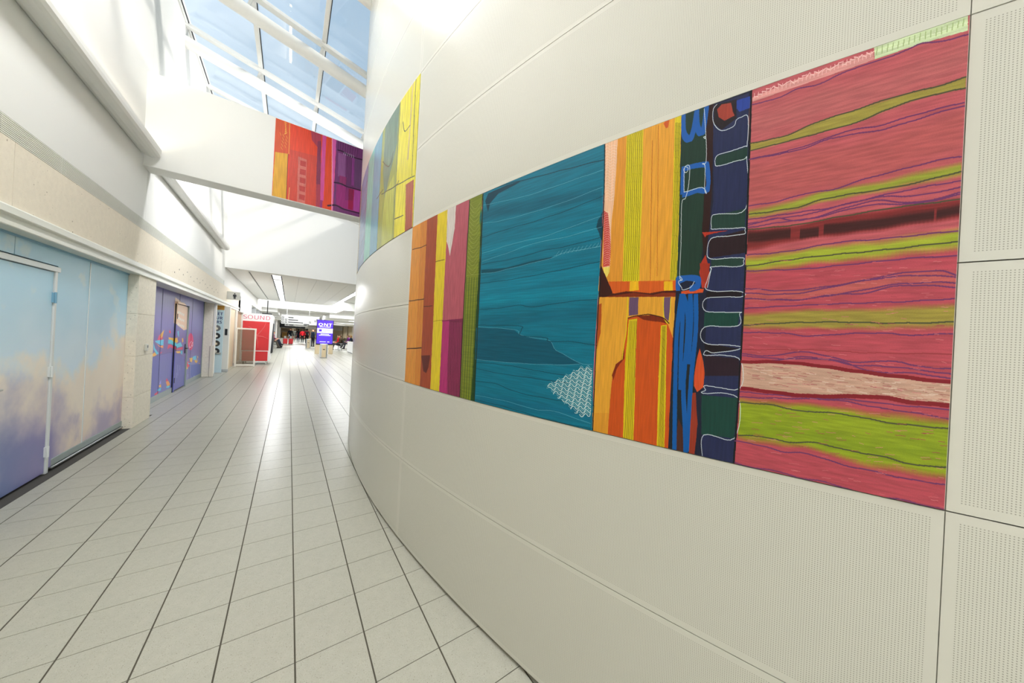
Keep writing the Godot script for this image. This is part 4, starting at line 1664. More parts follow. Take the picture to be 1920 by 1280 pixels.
func build_floor() -> void:
	var f := structure("floor", "cream speckled floor tiles with dark joints")
	boxed("grout_bed", Vector3(-2.9, -0.2, -95), Vector3(12.0, -0.0022, 10.6), M.grout, f)
	var jx := 0.0075     # joints along the corridor are wider than those across it
	var jz := 0.0042
	var whole := tile_mesh(TILE_X - jx, TILE_Z - jz)
	var cut := tile_mesh(-1.83 - jx * 0.5 + 1.968, TILE_Z - jz)
	var rest := SurfaceTool.new()
	rest.begin(Mesh.PRIMITIVE_TRIANGLES)
	var flat := tile_mesh(TILE_X - jx, TILE_Z - jz)
	var near := 0
	for j in range(-35, 316):
		var z := -TILE_Z * j
		for i in range(-9, 34):
			var x := TILE_X * i
			if j > -18 and z > -12.0 and x > minf(wall_x(z), wall_x(z - TILE_Z)) + 0.03:
				continue
			if x < -2.2 and z > -5.0:
				continue
			var x0 := x + jx * 0.5
			var mesh := whole
			if i == -7 and z > -6.2:
				x0 = -1.968
				mesh = cut
			elif i == -8 and z > -6.2:
				continue
			var at := Vector3(x0, 0, z - jz * 0.5)
			if j >= -3 and near < 300 and i <= 3 and i >= -7:
				near += 1
				var o := put("tile", mesh, M.terrazzo, f)
				o.position = at
			else:
				rest.append_from(mesh, 0, Transform3D(Basis.IDENTITY, at))
	var r := put("tile_field", rest.commit(), M.terrazzo, f)
	r.set_meta("kind", "stuff")


# ------------------------------------------------------------------ curved wall
func curved_panel(s0: float, s1: float, h0: float, h1: float, off: float, thick: float, edge: float) -> ArrayMesh:
	# a bent sheet: plain rim (surface 0) and punched field (surface 1)
	var rim := MB.new()
	var field := MB.new()
	var cell := 0.00575
	var cuts := [s0, s0 + edge]
	var n := 22
	for k in range(1, n):
		cuts.append(lerpf(s0 + edge, s1 - edge, float(k) / n))
	cuts.append_array([s1 - edge, s1])
	for k in cuts.size() - 1:
		var a: float = cuts[k]
		var b: float = cuts[k + 1]
		var na := cyl_n(a)
		var nb := cyl_n(b)
		var side := k == 0 or k == cuts.size() - 2
		for band in [[h0, h0 + edge, true], [h0 + edge, h1 - edge, side], [h1 - edge, h1, true]]:
			var t: MB = rim if band[2] else field
			var p := [cyl(a, band[0], off), cyl(b, band[0], off), cyl(b, band[1], off), cyl(a, band[1], off)]
			var uv := [Vector2(a / cell, band[0] / cell), Vector2(b / cell, band[0] / cell), Vector2(b / cell, band[1] / cell), Vector2(a / cell, band[1] / cell)]
			t.tri(p[0], p[1], p[2], na, nb, nb, uv[0], uv[1], uv[2])
			t.tri(p[0], p[2], p[3], na, nb, na, uv[0], uv[2], uv[3])
		rim.quad(cyl(a, h1, off), cyl(b, h1, off), cyl(b, h1, off - thick), cyl(a, h1, off - thick), Vector3.UP)
		rim.quad(cyl(a, h0, off), cyl(b, h0, off), cyl(b, h0, off - thick), cyl(a, h0, off - thick), Vector3.DOWN)
	var t0 := cyl_n(s0).cross(Vector3.UP)
	if t0.dot(cyl(s1, 0) - cyl(s0, 0)) > 0.0:
		t0 = -t0
	rim.quad(cyl(s0, h0, off), cyl(s0, h1, off), cyl(s0, h1, off - thick), cyl(s0, h0, off - thick), t0)
	rim.quad(cyl(s1, h0, off), cyl(s1, h1, off), cyl(s1, h1, off - thick), cyl(s1, h0, off - thick), -t0)
	var m := rim.done()
	m.surface_set_material(0, M.panel_paint)
	field.st.commit(m)
	m.surface_set_material(1, M.perforated)
	return m


func build_curved_wall() -> void:
	var w := structure("wall_right", "tall curved wall of cream perforated panels")
	var b := MB.new()
	var n := 90
	for k in n:
		var s0 := lerpf(-15.6, 12.4, float(k) / n)
		var s1 := lerpf(-15.6, 12.4, float(k + 1) / n)
		var p := [cyl(s0, -0.1, -0.016), cyl(s1, -0.1, -0.016), cyl(s1, 7.1, -0.016), cyl(s0, 7.1, -0.016)]
		b.tri(p[0], p[1], p[2], cyl_n(s0), cyl_n(s1), cyl_n(s1))
		b.tri(p[0], p[2], p[3], cyl_n(s0), cyl_n(s1), cyl_n(s0))
		var q := [cyl(s0, -0.1, -0.13), cyl(s1, -0.1, -0.13), cyl(s1, 7.1, -0.13), cyl(s0, 7.1, -0.13)]
		b.quad(q[0], q[1], q[2], q[3], -cyl_n(s0))
		b.quad(p[3], p[2], q[2], q[3], Vector3.UP)
	put("backing", b.done(), M.backing, w)
	var gap := 0.0016
	var proto := curved_panel(SEAM + 0.001, SEAM + PANEL_W - 0.001, gap, PANEL_H - gap, 0.0, 0.012, 0.021)
	for k in range(-6, 4):
		for r in 11:
			var o := put("wall_panel", proto, null, w)
			# turned about the axis of the wall
			var turn := Basis(Vector3.UP, k * PANEL_W / RAD)
			var c := Vector3(CX, 0, CZ)
			o.transform = Transform3D(turn, c - turn * c + Vector3(0, PANEL_Y + r * PANEL_H, 0))


# ------------------------------------------------------------------ straight wall
func build_left_wall() -> void:
	var w := structure("wall_left", "concrete and plaster wall above the boarded shop fronts")
	# concrete fascia, cast in lengths with fine joints
	var z := 2.77
	while z > -16.4:
		var z1 := z - 1.80
		boxed("fascia_panel", Vector3(-2.6, 2.33, z1 + 0.002), Vector3(LEFT, 2.992, z - 0.002), M.concrete, w)
		z = z1
	# old fixing holes where letters have been taken down
	for k in 16:
		var hole := MB.new()
		hole.tube(Vector3(LEFT - 0.001, 0, 0), Vector3(LEFT + 0.0015, 0, 0), 0.016, 0.014, 8)
		var o := put("fixing_hole", hole.done(), M.kerb_dark, w)
		o.position = Vector3(0, 2.60 + 0.16 * fposmod(k * 0.618, 1.0), -7.0 - k * 0.30)
	# plaster above, in two lengths with a joint at the bridge
	boxed("plaster", Vector3(-2.6, 3.15, -5.398), Vector3(LEFT, 7.62, 10.6), M.plaster, w)
	boxed("plaster", Vector3(-2.6, 3.15, -12.52), Vector3(LEFT, 7.62, -5.402), M.plaster, w)
	boxed("plaster", Vector3(-2.6, 2.99, -22.0), Vector3(LEFT, 4.2, -12.52), M.plaster, w)
	# air grille: long thin slats in lengths
	for seg in [[3.0, -0.35], [-0.35, -3.27], [-3.27, -6.11], [-6.11, -8.95], [-8.95, -12.45]]:
		var g := group_node("air_grille", w)
		boxed("grille_back", Vector3(-2.5, 2.99, seg[1]), Vector3(LEFT - 0.075, 3.152, seg[0]), M.grille_paint, g)
		boxed("grille_end", Vector3(LEFT - 0.074, 2.992, seg[1] + 0.001), Vector3(LEFT - 0.001, 3.15, seg[1] + 0.006), M.grille_paint, g)
		for k in 10:
			boxed("slat", Vector3(LEFT - 0.045, 2.9965 + k * 0.0155, seg[1] + 0.006), Vector3(LEFT + 0.001, 3.0055 + k * 0.0155, seg[0]), M.grille_paint, g)
	# piers
	for p in [[-5.30, -6.03, [0.0, 0.47, 1.08, 1.72, 2.31]], [-11.68, -11.86, [0.0, 0.62, 1.5, 2.31]]]:
		for k in p[2].size() - 1:
			boxed("pier_block", Vector3(-2.6, p[2][k] + 0.001, p[1]), Vector3(LEFT if p[0] > -8.0 else -2.05, p[2][k + 1] - 0.001, p[0]), M.pier_stone, w, 0.004)
	boxed("pier_block", Vector3(-2.09, 0.0, -11.80), Vector3(-1.99, 0.98, -11.64), M.stone_fin, w, 0.012)
	# solid wall behind the shop fronts
	boxed("infill", Vector3(-2.75, 0, -12.0), Vector3(-2.62, 2.4, 10.6), M.plaster, w)
	boxed("infill", Vector3(-2.6, 0, -1.9), Vector3(LEFT, 2.31, 10.6), M.pier_stone, w)
	# moulding under the fascia
	var t := structure("trim_1", "stepped white moulding below the concrete fascia")
	var prof := PackedVector2Array([Vector2(-2.2, 2.305), Vector2(-1.93, 2.305), Vector2(-1.925, 2.312), Vector2(-1.925, 2.345), Vector2(-1.94, 2.352), Vector2(-1.94, 2.385), Vector2(-1.915, 2.392), Vector2(-1.91, 2.40), Vector2(-1.91, 2.452), Vector2(-1.916, 2.462), Vector2(-1.95, 2.462), Vector2(-2.2, 2.462)])
	var mb := MB.new()
	mb.prism(prof, -16.4, 10.6)
	put("moulding", mb.done(), M.trim_paint, t)


# ------------------------------------------------------------------ bridge, end walls, ceilings
func build_beam_and_shell() -> void:
	var bridge := structure("wall_bridge", "white box bridge spanning the corridor under the skylight")
	boxed("bridge_body", Vector3(LEFT - 0.05, 3.915, -5.52), Vector3(1.22, 5.305, -5.20), M.paint, bridge, 0.006)
	var far := structure("wall_far", "bright white wall above the hall ceiling")
	boxed("plaster", Vector3(-2.6, 3.60, -12.9), Vector3(11.8, 7.6, -12.50), M.plaster, far)
	var back := structure("wall_back", "white wall behind the viewer")
	boxed("plaster", Vector3(-2.7, 0, 10.4), Vector3(9.5, 3.9, 10.6), M.plaster, back)
	boxed("plaster", Vector3(-2.7, 3.62, 2.75), Vector3(9.5, 7.64, 2.95), M.plaster, back)
	boxed("plaster", Vector3(6.9, 0, 7.0), Vector3(7.2, 3.9, 10.5), M.plaster, back)
	var c := structure("ceiling", "white ceiling beside the skylight")
	boxed("ceiling_slab", Vector3(2.29, 6.40, -12.6), Vector3(11.9, 6.6, 0.5), M.ceiling_white, c)
	boxed("ceiling_slab", Vector3(-2.7, 6.88, -1.5), Vector3(6.5, 7.64, 2.8), M.ceiling_white, c)
	boxed("ceiling_slab", Vector3(-2.7, 3.63, 2.95), Vector3(9.5, 3.85, 10.6), M.ceiling_white, c)
	boxed("ceiling_slab", Vector3(2.29, 6.40, 0.5), Vector3(11.9, 6.6, 2.9), M.ceiling_white, c)
	for k in 4:
		var at := Vector3(-0.3, 6.42, -2.2 + k * 1.0)
		var dir := Vector3(-0.50, -0.85, 0.12).normalized()
		var t := thing("wall_washer", "tilted square lamp under the skylight, number " + ["one", "two", "three", "four"][k] + " from the bridge", "ceiling light", at, 0, "corridor wall washers")
		t.look_at_from_position(at - dir * 0.03, at + dir, Vector3.BACK)
		boxed("diffuser", Vector3(-0.45, -0.45, -0.02), Vector3(0.45, 0.45, -0.01), M.lamp_warm, t)
		boxed("housing", Vector3(-0.47, -0.47, -0.01), Vector3(0.47, 0.47, 0.05), M.aluminium, t, 0.006)
		boxed("hanger", Vector3(-0.012, -0.012, 0.05), Vector3(0.012, 0.012, 0.42), M.aluminium, t)
	for k in 2:
		var at := Vector3(-0.35 + k * 0.95, 4.86, -5.80)
		var dir := Vector3(-0.22, -0.30, -0.93).normalized()
		var t := thing("flood_lamp", "flood lamp on the hidden back of the bridge, " + ["nearer the plaster wall", "nearer the curved wall"][k], "flood light", at, 0, "bridge flood lamps")
		t.look_at_from_position(at - dir * 0.03, at + dir, Vector3.UP)
		boxed("diffuser", Vector3(-0.25, -0.20, -0.02), Vector3(0.25, 0.20, -0.01), M.lamp_warm, t)
		boxed("housing", Vector3(-0.27, -0.22, -0.01), Vector3(0.27, 0.22, 0.06), M.aluminium, t, 0.006)
		boxed("bracket", Vector3(-0.04, -0.04, 0.06), Vector3(0.04, 0.04, 0.27), M.aluminium, t)
	for k in 3:
		var t := thing("strip_light", ["first", "second", "third"][k] + " strip light in the low ceiling behind the viewer, counted from the plaster wall", "ceiling light", Vector3(0.5 + k * 1.25, 3.63, 6.4), 0, "strip lights behind the viewer")
		boxed("diffuser", Vector3(-0.13, -0.02, -3.1), Vector3(0.13, -0.01, 3.1), M.lamp_cool, t)
		for sd in [-1.0, 1.0]:
			boxed("frame", Vector3(sd * 0.145 - 0.015, -0.025, -3.12), Vector3(sd * 0.145 + 0.015, 0.0, 3.12), M.aluminium, t)


# ------------------------------------------------------------------ skylight
func build_skylight() -> void:
	var w := structure("window_1", "sloping glazed skylight with white tubular rafters")
	var sl := Transform3D(Basis(Vector3.BACK, deg_to_rad(-SLOPE)), Vector3(LEFT, 7.42, 0))
	var k := 1.0 / cos(deg_to_rad(SLOPE))
	var xs := [0.0, 1.14 * k, 2.165 * k, 3.20 * k, 4.26 * k]
	var zs := []
	for i in 7:
		zs.append(-12.49 + 1.84 * i)
	for i in zs.size():
		var z: float = zs[i]
		var rail := MB.new()
		rail.xf = sl
		rail.box(Vector3(-0.3, -0.085, z - 0.045), Vector3(4.45, 0.0, z + 0.045), 0.006)
		rail.box(Vector3(-0.3, -0.12, z + 0.05), Vector3(4.45, -0.075, z + 0.12), 0.004)
		put("glazing_rail", rail.done(), M.paint, w)
		var g := MB.new()
		g.xf = sl
		g.box(Vector3(-0.1, -0.02, z - 0.056), Vector3(4.4, -0.002, z - 0.045))
		put("gasket", g.done(), M.gasket, w)
		var t := MB.new()
		t.xf = sl
		t.tube(Vector3(-0.3, -0.36, z), Vector3(4.5, -0.36, z), 0.105, 0.105, 24)
		put("rafter", t.done(), M.paint, w)
		for x in xs.slice(1):
			var br := MB.new()
			br.xf = sl
			br.box(Vector3(x - 0.02, -0.29, z - 0.012), Vector3(x + 0.02, -0.07, z + 0.012))
			put("bracket", br.done(), M.paint, w)
	for i in zs.size() - 1:
		for j in xs.size():
			var m := MB.new()
			m.xf = sl
			m.box(Vector3(xs[j] - 0.032, -0.075, zs[i] + 0.045), Vector3(xs[j] + 0.032, -0.002, zs[i + 1] - 0.045), 0.005)
			put("mullion", m.done(), M.paint, w)
			var g := MB.new()
			g.xf = sl
			g.box(Vector3(xs[j] + 0.032, -0.018, zs[i] + 0.045), Vector3(xs[j] + 0.042, -0.002, zs[i + 1] - 0.045))
			if j == 0:
				g.box(Vector3(xs[j] - 0.055, -0.06, zs[i] + 0.045), Vector3(xs[j] - 0.032, -0.002, zs[i + 1] - 0.045))
			put("gasket", g.done(), M.gasket, w)
			if j < xs.size() - 1:
				var p := MB.new()
				p.xf = sl
				p.box(Vector3(xs[j] + 0.02, 0.0, zs[i] + 0.02), Vector3(xs[j + 1] - 0.02, 0.012, zs[i + 1] - 0.02))
				put("pane", p.done(), M.glass, w)


# ------------------------------------------------------------------ the hall beyond
func build_hall() -> void:
	var c := structure("ceiling_hall", "white panelled ceiling of the hall")
	boxed("ceiling_slab", Vector3(-2.6, 3.66, -26.2), Vector3(11.8, 3.9, -12.92), M.pale_ink, c)
	# long boards with open joints
	var edges := [-1.95, -1.37, -0.74, -0.41, 0.135, 0.72, 1.28, 1.85, 2.43, 2.75, 3.35, 3.95, 4.55, 5.15, 5.75, 6.35, 6.95, 7.55, 8.15, 8.75, 9.5]
	for k in edges.size() - 1:
		if k == 2 or k == 8:
			continue
		var gap := 0.022 if k == 0 or k == 1 else 0.006
		boxed("ceiling_board", Vector3(edges[k] + gap * (1.0 if k == 1 else 0.3), 3.622, -26.1), Vector3(edges[k + 1] - (gap if k == 0 else 0.006), 3.652, -12.91), M.ceiling_white, c)
	boxed("ceiling_slab", Vector3(-2.6, 3.30, -92), Vector3(11.8, 3.5, -30.0), M.ceiling_white, c)
	boxed("ceiling_slab", Vector3(-2.6, 4.75, -30.2), Vector3(11.8, 4.95, -26.0), M.ceiling_white, c)
	boxed("upstand", Vector3(-2.6, 3.30, -30.1), Vector3(11.8, 4.8, -29.95), M.ceiling_white, c)
	boxed("upstand", Vector3(-2.6, 3.66, -26.25), Vector3(11.8, 4.8, -26.1), M.ceiling_white, c)
	for zb in [-33.0, -38.5, -47.0, -58.0]:
		boxed("cross_beam", Vector3(-1.95, 3.12, zb - 0.3), Vector3(5.2, 3.31, zb), M.ceiling_white, c, 0.01)
	# lower soffits at the sides
	boxed("soffit", Vector3(2.75, 2.86, -90), Vector3(9.6, 3.32, -30.2), M.ceiling_white, c)
	boxed("soffit", Vector3(2.75, 3.06, -26.1), Vector3(9.6, 3.61, -21.5), M.ceiling_white, c)
	boxed("soffit", Vector3(-1.95, 3.0, -40.0), Vector3(-0.95, 3.32, -30.2), M.ceiling_white, c)
	var l := structure("wall_hall_left", "hall wall with tall windows")
	boxed("plaster", Vector3(-2.6, 0, -22.0), Vector3(LEFT, 3.0, -18.6), M.plaster, l)
	boxed("plaster", Vector3(-2.6, 2.31, -18.6), Vector3(LEFT, 3.0, -16.4), M.plaster, l)
	boxed("alcove_back", Vector3(-3.9, 0, -13.3), Vector3(-3.7, 2.4, -11.9), M.beige_stone, l)
	boxed("alcove_side", Vector3(-3.9, 0, -11.98), Vector3(-2.3, 2.31, -11.88), M.plaster, l)
	boxed("alcove_side", Vector3(-3.9, 0, -13.35), Vector3(-2.0, 2.31, -13.16), M.plaster, l)
	boxed("alcove_ceiling", Vector3(-3.9, 2.31, -13.3), Vector3(-1.96, 2.42, -11.9), M.wood_gold, l)
	boxed("stone_panel", Vector3(-2.6, 0, -14.32), Vector3(LEFT, 2.31, -13.2), M.beige_stone, l)
	boxed("stone_panel", Vector3(-2.6, 0, -15.48), Vector3(LEFT, 2.31, -14.325), M.beige_stone, l)
	boxed("door_panel", Vector3(-2.6, 0, -18.6), Vector3(LEFT - 0.10, 2.31, -15.7), M.door_brown, l)
	boxed("header", Vector3(-2.6, 2.95, -92), Vector3(LEFT, 5.0, -22.0), M.plaster, l)
	boxed("sill_wall", Vector3(-2.6, 0, -92), Vector3(LEFT, 0.35, -22.0), M.plaster, l)
	var z := -22.0
	while z > -88.0:
		boxed("window_post", Vector3(-2.3, 0.35, z - 0.22), Vector3(LEFT, 2.95, z), M.aluminium, l)
		boxed("pane", Vector3(-2.16, 0.35, z - 3.0), Vector3(-2.14, 2.95, z - 0.22), M.glass, l)
		z -= 3.0
	boxed("plaster", Vector3(-2.6, 0.3, -92), Vector3(LEFT, 3.0, -62.0), M.plaster, l)
	var r := structure("wall_hall_right", "hall side with pale stone piers and windows")
	boxed("header", Vector3(9.5, 2.9, -92), Vector3(9.9, 5.0, -12.5), M.plaster, r)
	boxed("sill_wall", Vector3(9.5, 0, -92), Vector3(9.9, 0.5, -12.5), M.plaster, r)
	boxed("plaster", Vector3(9.5, 0, -20), Vector3(9.9, 5.0, -12.5), M.plaster, r)
	for k in 9:
		var zz := -24.0 - k * 7.0
		boxed("pier", Vector3(9.2, 0, zz - 1.6), Vector3(9.9, 2.95, zz), M.tan_stone, r)
		boxed("pane", Vector3(9.68, 0.5, zz - 7.0), Vector3(9.70, 2.9, zz - 1.6), M.glass, r)
	boxed("pane", Vector3(9.68, 0.5, -24.0), Vector3(9.70, 2.9, -20.0), M.glass, r)
	var e := structure("wall_end", "end wall of the hall with shop fronts")
	boxed("plaster", Vector3(-2.6, 2.0, -76.0), Vector3(9.9, 5.0, -75.3), M.plaster, e)
	boxed("plaster", Vector3(2.9, 0, -76.0), Vector3(9.9, 2.0, -75.3), M.beige_stone, e)
	boxed("plaster", Vector3(-2.6, 0, -76.0), Vector3(-1.5, 2.0, -75.3), M.plaster, e)
	boxed("shop_back", Vector3(-2.6, 0, -80.2), Vector3(3.2, 3.0, -80.0), M.beige_stone, e)
	boxed("shop_pier", Vector3(0.35, 0, -76.0), Vector3(0.9, 2.0, -75.3), M.beige_stone, e)
	boxed("shop_counter", Vector3(-1.3, 0, -78.6), Vector3(0.2, 1.1, -78.0), M.wood_gold, e)
	boxed("shop_counter", Vector3(1.1, 0, -78.6), Vector3(2.8, 1.1, -78.0), M.kiosk_red, e)
	boxed("beige_return", Vector3(5.2, 0, -75.4), Vector3(5.5, 2.9, -58.0), M.beige_stone, e)
	# strip lights let into the ceiling boards, and the lamps of the raised bay
	for s in [[-0.575, -0.73, -0.42], [2.59, 2.44, 2.74]]:
		var t := thing("strip_light", "row of square light panels in the hall ceiling " + ("near the kiosk" if s[0] < 0 else "beside the curved wall"), "ceiling light", Vector3(s[0], 3.62, -12.6), 0, "hall ceiling strip lights")
		for k in 8:
			var z0 := -0.25 - k * 1.62
			boxed("diffuser", Vector3(-0.13, 0.006, z0 - 1.40), Vector3(0.13, 0.012, z0), M.lamp_cool, t)
			for sd in [-1.0, 1.0]:
				for q in 3:
					boxed("louvre", Vector3(sd * 0.147 - 0.012, -0.001, z0 - 0.10 - q * 0.5 - 0.34), Vector3(sd * 0.147 + 0.012, 0.02, z0 - 0.10 - q * 0.5), M.gasket, t)
			boxed("divider", Vector3(-0.15, 0.0, z0 - 1.62 + 0.02), Vector3(0.15, 0.03, z0 - 1.42), M.ceiling_white, t)
		area_light(Vector3(s[0], 3.60, -19.2), Vector3.DOWN, Vector2(0.26, 12.8), 25.0, Color(0.985, 0.99, 1.0), "strip_lamp")
	for s in [[-1.0, 9.0, -28.0]]:
		var t := thing("bay_light", "bright light panel in the raised ceiling bay of the hall", "ceiling light", Vector3(4.0, 4.74, -28.0))
		boxed("diffuser", Vector3(-5.5, -0.02, -0.9), Vector3(5.0, 0.0, 0.9), M.lamp_cool, t)
		boxed("frame", Vector3(-5.6, -0.03, -1.0), Vector3(5.1, -0.005, -0.9), M.aluminium, t)
		area_light(Vector3(3.75, 4.70, -28.0), Vector3.DOWN, Vector2(10.4, 1.7), 30.0, Color(0.985, 0.99, 1.0), "bay_lamp")
	for k in 4:
		var t := thing("ceiling_panel_light", ["first", "second", "third", "fourth"][k] + " light panel along the low hall ceiling past the hanging sign", "ceiling light", Vector3(1.2, 3.3, -36.0 - k * 10.5), 0, "hall ceiling panels")
		boxed("diffuser", Vector3(-1.5, -0.012, -1.0), Vector3(1.5, -0.004, 1.0), M.lamp_cool, t)
		boxed("frame", Vector3(-1.56, -0.008, -1.06), Vector3(1.56, 0.0, 1.06), M.aluminium, t)
		area_light(Vector3(1.2, 3.27, -36.0 - k * 10.5), Vector3.DOWN, Vector2(3.0, 2.0), 22.0, Color(0.985, 0.99, 1.0), "panel_lamp")
	for k in 3:
		var t := thing("ceiling_panel_light", ["first", "second", "third"][k] + " light panel under the low soffit on the window side of the hall", "ceiling light", Vector3(6.2, 2.86, -35.0 - k * 11.0), 0, "hall soffit panels")
		boxed("diffuser", Vector3(-1.2, -0.012, -1.0), Vector3(1.2, -0.004, 1.0), M.lamp_cool, t)
		boxed("frame", Vector3(-1.26, -0.008, -1.06), Vector3(1.26, 0.0, 1.06), M.aluminium, t)
		area_light(Vector3(6.2, 2.83, -35.0 - k * 11.0), Vector3.DOWN, Vector2(2.4, 2.0), 20.0, Color(0.985, 0.99, 1.0), "soffit_lamp")


func area_light(at: Vector3, dir: Vector3, size: Vector2, energy: float, c: Color, called: String) -> void:
	var l := AreaLight3D.new()
	l.name = numbered(called)
	l.area_size = size
	l.area_normalize_energy = true
	l.light_energy = energy
	l.light_color = c
	l.area_range = 80.0
	l.area_attenuation = 2.0
	l.shadow_enabled = true
	add_child(l)
	l.look_at_from_position(at, at + dir, Vector3.BACK)


# ------------------------------------------------------------------ prints
# A print is drawn from lists of shapes: [0, colour, 0, x, y, ...] a filled outline,
# [1, colour, width, x, y, ...] a drawn line, [2, colour, feather, alpha, n, top points, bottom points] a brushed band.
func rgb8(c: int) -> Color:
	return Color8((c >> 16) & 255, (c >> 8) & 255, c & 255)


func fill_outline(im: Image, c: Color, p: Array, from: int) -> void:
	var n := (p.size() - from) / 2
	var top := 1e9
	var low := -1e9
	for k in n:
		top = minf(top, p[from + k * 2 + 1])
		low = maxf(low, p[from + k * 2 + 1])
	for y in range(maxi(0, int(top)), mini(im.get_height() - 1, int(low)) + 1):
		var cuts := []
		var yy := y + 0.5
		for k in n:
			var x0: float = p[from + k * 2]
			var y0: float = p[from + k * 2 + 1]
			var q := (k + 1) % n
			var x1: float = p[from + q * 2]
			var y1: float = p[from + q * 2 + 1]
			if (y0 <= yy) != (y1 <= yy):
				cuts.append(x0 + (yy - y0) / (y1 - y0) * (x1 - x0) + 1.0 * sin(y * 0.05 + k * 2.1) * sin(y * 0.031 + k))
		cuts.sort()
		for k in range(0, cuts.size() - 1, 2):
			var a := maxi(0, int(round(cuts[k])))
			var b := mini(im.get_width(), int(round(cuts[k + 1])))
			if b > a:
				im.fill_rect(Rect2i(a, y, b - a, 1), c)


func smooth_line(p: Array, from: int) -> PackedVector2Array:
	var pts := PackedVector2Array()
	var n := (p.size() - from) / 2
	for k in n:
		pts.append(Vector2(p[from + k * 2], p[from + k * 2 + 1]))
	if n < 3:
		return pts
	var out := PackedVector2Array()
	for k in n - 1:
		var a := pts[maxi(0, k - 1)]
		var d := pts[mini(n - 1, k + 2)]
		for t in 6:
			out.append(pts[k].cubic_interpolate(pts[k + 1], a, d, t / 6.0))
	out.append(pts[n - 1])
	return out


func draw_ink(im: Image, c: Color, w: int, pts: PackedVector2Array) -> void:
	for k in pts.size() - 1:
		var a := pts[k]
		var b := pts[k + 1]
		var steps := maxi(1, int(a.distance_to(b)))
		for t in steps + 1:
			var q := a.lerp(b, float(t) / steps)
			var j := 0.7 * sin(q.x * 0.07 + q.y * 0.05)
			im.fill_rect(Rect2i(int(q.x - w * 0.5 + 0.5), int(q.y - w * 0.5 + 0.5 + j), w, w), c)


func at_x(pts: PackedVector2Array, x: float) -> float:
	if x <= pts[0].x:
		return pts[0].y
	for k in pts.size() - 1:
		if x <= pts[k + 1].x:
			return lerpf(pts[k].y, pts[k + 1].y, (x - pts[k].x) / maxf(0.001, pts[k + 1].x - pts[k].x))
	return pts[pts.size() - 1].y


func brush_band(im: Image, o: Array) -> void:
	var c := rgb8(o[1])
	var feather := float(o[2])
	var alpha: float = o[3] / 255.0
	var n: int = o[4]
	var top := smooth_line(o.slice(5, 5 + n * 2), 0)
	var low := smooth_line(o.slice(5 + n * 2), 0)
	var h := im.get_height()
	for x in range(maxi(0, int(top[0].x)), mini(im.get_width() - 1, int(top[top.size() - 1].x)) + 1):
		var wob := 1.5 * sin(x * 0.021) + 1.0 * sin(x * 0.057 + 1.0) + 0.5 * sin(x * 0.73)
		var f := feather * (0.85 + 0.2 * sin(x * 0.017))
		var y0 := at_x(top, x) + wob * feather * 0.06
		var y1 := at_x(low, x) + wob * feather * 0.08
		for y in range(maxi(0, int(y0 - f)), mini(h - 1, int(y1 + f)) + 1):
			var t := clampf(minf(y - y0 + f * 0.5, y1 - y + f * 0.5) / maxf(1.0, f), 0.0, 1.0) * alpha
			if t > 0.01:
				im.set_pixel(x, y, im.get_pixel(x, y).lerp(c, t))


# bristle marks: long streaks, upright or level, that vary the strength of the colour
func brush_marks(im: Image, regions: Array, sd: int) -> void:
	var w := im.get_width()
	var h := im.get_height()
	var n := FastNoiseLite.new()
	n.seed = sd
	n.frequency = 0.11
	n.fractal_octaves = 4
	var up := n.get_image(w, maxi(8, h / 14))
	up.resize(w, h, Image.INTERPOLATE_CUBIC)
	up.convert(Image.FORMAT_L8)
	n.seed = sd + 9
	var level := n.get_image(maxi(8, w / 14), h)
	level.resize(w, h, Image.INTERPOLATE_CUBIC)
	level.convert(Image.FORMAT_L8)
	n.seed = sd + 17
	n.frequency = 0.35
	var grain := n.get_image(w, h)
	grain.convert(Image.FORMAT_L8)
	var ud := up.get_data()
	var ld := level.get_data()
	var gd := grain.get_data()
	im.convert(Image.FORMAT_RGB8)
	var d := im.get_data()
	for rg in regions:
		for y in h:
			var row := y * w
			for x in range(rg[0], mini(w, rg[1])):
				var i := row + x
				var s: float = (ud[i] if rg[2] == 0 else ld[i]) / 127.5 - 1.0
				var f: float = 1.0 + rg[3] * s + rg[3] * 0.55 * (gd[i] / 127.5 - 1.0)
				var k := i * 3
				d[k] = clampi(int(d[k] * f), 0, 255)
				d[k + 1] = clampi(int(d[k + 1] * f), 0, 255)
				d[k + 2] = clampi(int(d[k + 2] * f), 0, 255)
	im.set_data(w, h, false, Image.FORMAT_RGB8, d)


func paint(w: int, h: int, ground: int, shapes: Array, inks: Array, regions: Array, sd: int) -> Image:
	var im := Image.create(w, h, false, Image.FORMAT_RGB8)
	im.fill(rgb8(ground))
	for o in shapes:
		if o[0] == 2:
			brush_band(im, o)
		else:
			fill_outline(im, rgb8(o[1]), o, 3)
	brush_marks(im, regions, sd)
	for o in inks:
		if o[0] == 0:
			fill_outline(im, rgb8(o[1]), o, 3)
		else:
			draw_ink(im, rgb8(o[1]), o[2], smooth_line(o, 3))
	return im


func printed(called: String, im: Image, rough: float) -> StandardMaterial3D:
	var m := mat(called, Color(1, 1, 1), rough, 0.35)
	m.albedo_texture = ImageTexture.create_from_image(im)
	m.texture_repeat = false
	return m


